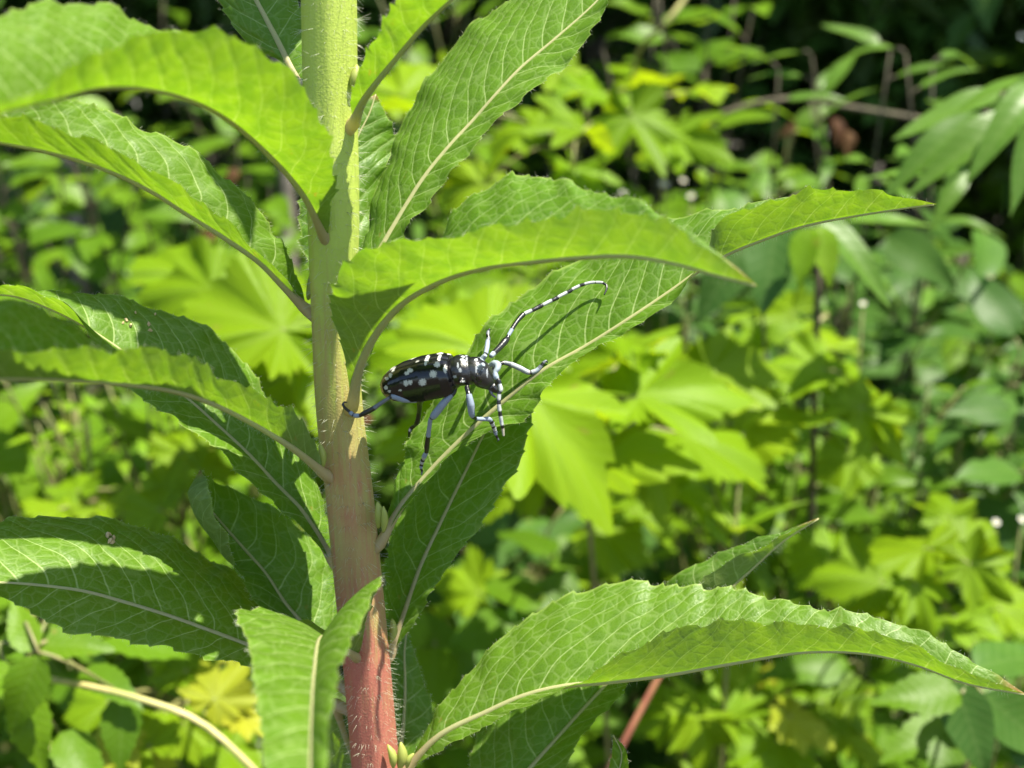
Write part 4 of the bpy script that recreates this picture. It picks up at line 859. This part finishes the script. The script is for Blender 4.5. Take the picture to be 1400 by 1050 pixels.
# shrubs built from leafy shoots: (name, label, category, cx, cy, rx, ry, d, dr, shoots, kind, leaf size, leaves per shoot, twig)
SH = [
 ('fine_shrub', 'spray of small pointed leaves across the dark hollow of the wood', 'shrub', 1190, 120, 130, 40, 1.0, .1, 7, 'lance', .055, 12, M_BROWN),
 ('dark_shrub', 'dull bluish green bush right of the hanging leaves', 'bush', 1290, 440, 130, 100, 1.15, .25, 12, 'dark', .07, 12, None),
 ('leafy_shrub', 'mid green bush with a tan twig above the broad upper leaf', 'bush', 930, 60, 120, 70, 1.25, .2, 10, 'ovate', .06, 12, M_BROWN),
 ('fine_weed', 'feathery patch of tiny leaved weed under the left leaves', 'weed', 140, 600, 160, 80, .78, .12, 26, 'bright', .016, 11, None),
 ('leafy_shrub', 'bush of mid green leaves below the arching upper left leaf', 'bush', 60, 270, 130, 120, 1.15, .25, 18, 'ovate', .05, 13, M_BROWN),
 ('leafy_shrub', 'shaded bush beside the grey trunk left of the thick stem', 'bush', 260, 290, 120, 80, 1.4, .25, 16, 'ovate', .06, 11, M_BROWN),
 ('leafy_shrub', 'bush of small leaves behind the front leaf and pale flowers', 'bush', 1000, 250, 130, 60, 1.45, .25, 11, 'ovate', .05, 12, None),
 ('leafy_shrub', 'bush showing between thick stem and broad upper leaf', 'bush', 620, 40, 130, 90, 1.5, .25, 10, 'ovate', .06, 12, None),
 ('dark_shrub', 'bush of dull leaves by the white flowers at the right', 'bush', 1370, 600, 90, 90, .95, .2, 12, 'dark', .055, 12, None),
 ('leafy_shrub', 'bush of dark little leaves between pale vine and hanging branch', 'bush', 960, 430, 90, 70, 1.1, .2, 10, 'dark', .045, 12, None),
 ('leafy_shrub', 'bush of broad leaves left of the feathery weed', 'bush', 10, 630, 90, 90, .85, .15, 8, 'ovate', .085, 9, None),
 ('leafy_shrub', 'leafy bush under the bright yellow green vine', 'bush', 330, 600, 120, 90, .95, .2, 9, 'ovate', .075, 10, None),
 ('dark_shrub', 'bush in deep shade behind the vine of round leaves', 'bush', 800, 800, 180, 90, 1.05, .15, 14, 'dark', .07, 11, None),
 ('leafy_shrub', 'bush behind the narrow leaved weed and folded leaf tip', 'bush', 1060, 720, 120, 90, .95, .15, 12, 'ovate', .06, 11, None),
 ('leafy_shrub', 'low bush behind the sapling of pale leaves', 'bush', 1300, 920, 130, 80, .85, .12, 12, 'ovate', .06, 11, None),
 ('leafy_shrub', 'low bush behind the yellow leaved vine', 'bush', 180, 900, 200, 80, .80, .12, 14, 'ovate', .055, 11, None),
 ('leafy_shrub', 'low bush at the foot of the thick stem', 'bush', 640, 980, 140, 80, .82, .12, 12, 'ovate', .06, 11, None),
 ('leafy_shrub', 'bush behind the large pale vine leaves', 'bush', 720, 380, 120, 80, 1.2, .2, 11, 'bright', .06, 11, None),
 ('fine_weed', 'tangle of small bright leaves between vine and narrow leaved weed', 'weed', 1000, 560, 150, 110, .85, .12, 22, 'bright', .028, 11, None),
 ('fine_weed', 'tangle of small leaves below the bright lobed vine at right', 'weed', 1230, 640, 150, 110, .85, .12, 22, 'ovate', .03, 11, None),
 ('fine_weed', 'tangle of small leaves under the big folded leaf', 'weed', 1080, 900, 180, 80, .85, .1, 20, 'ovate', .03, 11, None),
 ('leafy_shrub', 'bush spreading past the right border of the sunlit vine', 'bush', 1600, 700, 130, 200, .95, .2, 16, 'ovate', .07, 11, None),
 ('leafy_shrub', 'bush spreading past the left border of the weed patch', 'bush', -220, 520, 130, 260, .95, .25, 18, 'ovate', .07, 11, None),
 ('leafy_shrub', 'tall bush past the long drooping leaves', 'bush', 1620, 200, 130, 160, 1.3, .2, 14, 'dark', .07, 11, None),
 ('leafy_shrub', 'tall bush far left of the arching leaf', 'bush', -220, 100, 140, 160, 1.4, .25, 14, 'ovate', .07, 11, None),
]
for i, (nm, lab, cat, cx, cy_, rx, ry, d, dr, ns, kind, size, nl, tw) in enumerate(SH):
    c0 = P(cx, cy_, d); pl = Plant(nm, lab, cat, (c0.x + rng.uniform(-.05, .05), c0.y + .15), tw)
    for j in range(ns):
        a = rng.uniform(0, 6.28); q = math.sqrt(rng.random())
        tip = P(cx + rx * q * math.cos(a), cy_ - ry * .35 + ry * q * math.sin(a), d + rng.uniform(-dr, dr))
        tip.z = max(tip.z, .05)
        pl.shoot(tip, kind, size, nl, r=.0028, bare=.45, petiole=.2 if kind != 'bright' or size > .03 else .05)
    pl.done()
# second rank, deeper in the thicket
GB = 'shaded shrubs of the thicket behind'
for i in range(20):
    cx = -350 + 2100 * ((i % 10) + .5 + rng.uniform(-.3, .3)) / 10; cy_ = (120 if i < 10 else 420) + rng.uniform(-60, 60); d = (2.3 if i < 10 else 1.75) + rng.uniform(-.25, .35)
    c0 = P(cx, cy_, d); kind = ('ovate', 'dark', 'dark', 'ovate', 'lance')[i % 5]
    lab = {'ovate': 'shrub with toothed oval leaves', 'dark': 'shrub with dull dark smooth leaves', 'lance': 'shrub with long narrow leaves'}[kind] + (' under the trees at the back of the thicket' if i < 10 else ' in the second row of the thicket')
    pl = Plant('thicket_shrub', lab, 'shrub', (c0.x, c0.y + .2), M_BROWN, GB + (' under the trees' if i < 10 else ' in the second row'))
    for j in range(11):
        tip = P(cx + rng.uniform(-150, 150), cy_ + rng.uniform(-140, 120), d + rng.uniform(-.35, .35)); tip.z = max(tip.z, .08)
        pl.shoot(tip, kind, rng.uniform(.075, .11), 13, r=.004, bare=.35)
    pl.done()

# yellow and rust coloured dead leaves, pale runner, red stalks, tan twigs, small white flowers
def vine_tube(name, label, cat, pts, r0, r1, mat):
    p = [P(*q) for q in pts]; e = MB(); c = spline([tuple(x) for x in p], 40); o_loc = Vector(c[0]); e.tube(c - np.array(o_loc), np.linspace(r0, r1, 40), 7)
    o = link(name, e.mesh(name), None, mat); o.location = o_loc; tag(o, label, cat); return o
vine_tube('runner', 'pale yellow runner arching over the lower left leaves', 'runner', [(-30, 925, .50), (60, 928, .47), (120, 938, .45), (190, 955, .44), (270, 985, .44), (340, 1045, .44), (400, 1120, .46), (430, 1250, .55)], .0012, .0016, M_STRAW)
vine_tube('runner', 'short tan stalk leaning below the creeper leaflets', 'stalk', [(30, 960, .50), (60, 1010, .49), (95, 1050, .48), (160, 1130, .50)], .0014, .0018, M_STRAW)
vine_tube('red_stalk', 'slanting reddish stalk below the big folded leaf', 'stalk', [(915, 900, .60), (890, 945, .60), (855, 1010, .60), (800, 1120, .62)], .0016, .0022, M_RED)
vine_tube('dead_twig', 'bare tan twig at the top behind the broad leaf', 'twig', [(960, -40, 1.1), (935, 0, 1.1), (912, 30, 1.1), (880, 60, 1.15), (860, 200, 1.3)], .003, .002, M_STRAW)
vine_tube('dead_twig', 'brown twig crossing the dark hollow under the leaf spray', 'twig', [(960, 165, 1.1), (1040, 140, 1.1), (1080, 135, 1.1), (1150, 145, 1.15), (1300, 170, 1.2)], .0025, .0035, M_BROWN)
vine_tube('green_stalk', 'thin green stalk rising among the right hand vine leaves', 'stalk', [(1130, 430, .8), (1090, 470, .78), (1050, 520, .76), (1000, 620, .78), (985, 800, .85)], .002, .003, M_TWIG)
for lab, spots in (('few rust brown dead leaves in the dark hollow', [(1110, 165, 1.45, 50, 200), (1140, 160, 1.5, 44, -80), (1160, 178, 1.5, 40, -95)]), ('orange dead leaves caught near the grey trunk', [(300, 320, 1.2, 50, 200), (285, 345, 1.2, 45, -60), (325, 230, 1.2, 40, 250)]), ('rust spotted dead leaf under the beetle abdomen', [(512, 570, .5, 40, 200)])):
    for (x, y, d, px, a) in spots:
        n = cvec(.1, .5, .8).normalized(); dv = cvec(math.cos(R(a)), math.sin(R(a)), 0); dv = dv - n * dv.dot(n)
        o = link('dead_leaf', TPL['rust'][rng.randrange(2)]); o.matrix_world = frame(P(x, y, d), dv, n, px * d / FPX)
        tag(o, lab if len(spots) == 1 else lab.replace('few ', '').replace('leaves', 'leaf'), 'dead leaf', None if len(spots) == 1 else lab)
M_PETAL = plain('petal', (0.26, 0.26, 0.22), (0.34, 0.34, 0.28), 200, .6); M_EYEF = plain('flower_centre', (0.5, 0.36, 0.03), (0.62, 0.45, 0.06), 300, .8)
def flower(x, y, d, px, label, group):
    p = P(x, y, d); e = empty('white_flower', p); tag(e, label, 'flower', group); r = px / 2 * d / FPX
    n = cvec(rng.uniform(-.3, .3), .6, .75).normalized(); t1 = n.orthogonal().normalized(); t2 = n.cross(t1)
    for i in range(7):
        a = i * 6.283 / 7; dr = t1 * math.cos(a) + t2 * math.sin(a); sd = n.cross(dr); v = []
        for t, w in ((.15, .1), (.5, .32), (.85, .36), (1.0, .12)):
            for s in (-1, 0, 1): v.append(dr * r * t + sd * r * w * s + n * r * (.18 * t * t - .1 * abs(s)))
        f = [(i2*3 + j, i2*3 + j + 1, i2*3 + j + 4, i2*3 + j + 3) for i2 in range(3) for j in range(2)]
        link('petal', mesh('petal', v, f), e, M_PETAL)
    v = [n * r * .22]; f = []
    for j in range(10): v.append((t1 * math.cos(j * .628) + t2 * math.sin(j * .628)) * r * .25)
    for j in range(10): f.append((0, 1 + j, 1 + (j + 1) % 10))
    link('flower_centre', mesh('flower_centre', v, f), e, M_EYEF)
    mb = MB(); q = Vector((0, 0, 0)); gz = -p.z; mb.tube(spline([q - n * .0005, Vector((.01, .02, gz * .3)), Vector((.02, .05, gz))], 10), np.linspace(.0007, .0014, 10), 5)
    link('flower_stalk', mb.mesh('flower_stalk'), e, M_TWIG)
for x, y, d, px in ((908, 252, 1.05, 13), (934, 247, 1.2, 9), (852, 264, 1.0, 10), (945, 268, 1.1, 10)): flower(x, y, d, px, 'small white flower in the row above the front leaf', 'white flowers above the front leaf')
for x, y, d, px in ((1303, 684, .78, 8), (1362, 714, .68, 11), (1397, 710, .70, 11)): flower(x, y, d, px, 'small white flower above the sunlit yellowish vine', 'white flowers above the sunlit vine')
flower(1180, 415, .8, 9, 'single small white flower below the hanging branch', None)

# trees with trunks and crowns at the back, shading the hollow
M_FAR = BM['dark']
def tree(label, x, y, h, r0, crown_r, nleaf, seed, lean=0.0, start=.25):
    r = np.random.default_rng(seed); e = empty('tree', (x, y, 0)); tag(e, label, 'tree')
    top = np.array([lean, 0, h]); c = spline([(0, 0, -.05), (lean * .2, .05, h * .35), (lean * .7, -.05, h * .7), tuple(top)], 24)
    mb = MB(); mb.tube(c, np.linspace(r0, r0 * .25, 24), 10); cl = []
    for i in range(15):
        t = r.uniform(start, .98); p = c[int(t * 23)]; a = r.uniform(0, 6.28); L = crown_r * r.uniform(.5, 1.0) * (1.1 - .5 * t)
        q = p + np.array([math.cos(a) * L, math.sin(a) * L, L * r.uniform(-.1, .5)]); mb.tube(spline([tuple(p), tuple((p + q) / 2 + np.array([0, 0, .1])), tuple(q)], 8), np.linspace(r0 * .35, r0 * .08, 8), 6)
        for k in range(5): cl.append((p + (q - p) * r.uniform(.45, 1.1) + r.normal(0, .12, 3), r.uniform(.18, .42)))
    link('trunk', mb.mesh('trunk'), e, M_BARK)
    v = []; f = []; uv = []
    for i in range(nleaf):
        cc, cr = cl[i % len(cl)]; dv = r.normal(0, 1, 3); dv /= np.linalg.norm(dv); p = cc + dv * cr * r.uniform(.3, 1) ** .5
        d = r.normal(0, 1, 3) + np.array([0, -.3, -.5]); d /= np.linalg.norm(d); n = np.array([0, -.2, 1.0]) + r.normal(0, .5, 3); s = np.cross(d, n); s /= np.linalg.norm(s); L = r.uniform(.07, .14); n = np.cross(s, d); b = len(v)
        v += [p, p + d * L * .45 + s * L * .26 + n * L * .06, p + d * L * .5, p + d * L * .45 - s * L * .26 + n * L * .06, p + d * L - n * L * .1]
        f += [(b, b + 1, b + 2), (b, b + 2, b + 3), (b + 1, b + 4, b + 2), (b + 2, b + 4, b + 3)]; uv += [(0, 0), (.45, .26), (.5, 0), (.45, -.26), (1, 0)]
    me = mesh('crown', v, f, smooth=False, uvs={'uv': uv}); o = link('crown', me, e, M_FAR); o['kind'] = 'stuff'
tree('sapling with a grey trunk left of the arching leaves', -.62, 1.55, 3.2, .016, .6, 700, 1, -.1, .75)
tree('sapling with a slim grey trunk just left of the thick stem', -.27, 1.28, 3.0, .012, .4, 600, 2, .0, .75)
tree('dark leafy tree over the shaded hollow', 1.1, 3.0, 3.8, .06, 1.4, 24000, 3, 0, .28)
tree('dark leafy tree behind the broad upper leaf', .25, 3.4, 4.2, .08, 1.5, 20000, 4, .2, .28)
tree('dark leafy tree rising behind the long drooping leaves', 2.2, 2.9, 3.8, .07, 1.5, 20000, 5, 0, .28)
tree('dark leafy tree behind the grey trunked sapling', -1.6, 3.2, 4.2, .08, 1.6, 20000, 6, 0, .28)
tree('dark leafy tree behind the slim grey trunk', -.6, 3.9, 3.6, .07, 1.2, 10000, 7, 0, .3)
# far wood that reads as one dark mass and low ground cover
def leaf_mass(name, label, n, boxf, smin, smax, mat, seed):
    r = np.random.default_rng(seed); p = boxf(r, n)
    d = r.normal(0, 1, (n, 3)) + np.array([0, -.3, -.4]); d /= np.linalg.norm(d, axis=1)[:, None]
    nn = np.array([0, -.4, 1.0]) + r.normal(0, .5, (n, 3)); s = np.cross(d, nn); s /= np.linalg.norm(s, axis=1)[:, None]; u = np.cross(s, d); L = r.uniform(smin, smax, n)[:, None]
    V = np.stack([p, p + d*L*.45 + s*L*.27 + u*L*.06, p + d*L*.5, p + d*L*.45 - s*L*.27 + u*L*.06, p + d*L - u*L*.1], 1).reshape(-1, 3)
    b = np.arange(n)[:, None] * 5; Fc = np.concatenate([b + np.array(q) for q in ((0, 1, 2), (0, 2, 3), (1, 4, 2), (2, 4, 3))])
    uvs = np.tile(np.array([(0, 0), (.45, .26), (.5, 0), (.45, -.26), (1, 0)]), (n, 1))
    o = link(name, mesh(name, V, Fc.tolist(), smooth=False, uvs={'uv': uvs}), None, mat); tag(o, label, 'foliage', None, 'stuff')
def wood_box(r, n):
    a = r.uniform(-1.5, 1.5, n); d = r.uniform(4.6, 7.0, n); z = r.uniform(0, 1, n) ** .8 * 4.4
    return np.stack([np.sin(a) * d, np.cos(a) * d * .9 + .3, z], 1)
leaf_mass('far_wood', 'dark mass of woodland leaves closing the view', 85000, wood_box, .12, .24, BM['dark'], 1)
def cover_box(r, n):
    x = r.uniform(-2.6, 2.6, n); y = r.uniform(.35, 4.2, n); z = .01 + .16 * r.uniform(0, 1, n) ** 1.5 + .05 * y * r.uniform(0, 1, n)
    return np.stack([x, y, z], 1)
leaf_mass('ground_cover', 'low leafy ground cover under the thicket', 45000, cover_box, .03, .06, BM['ovate'], 2)
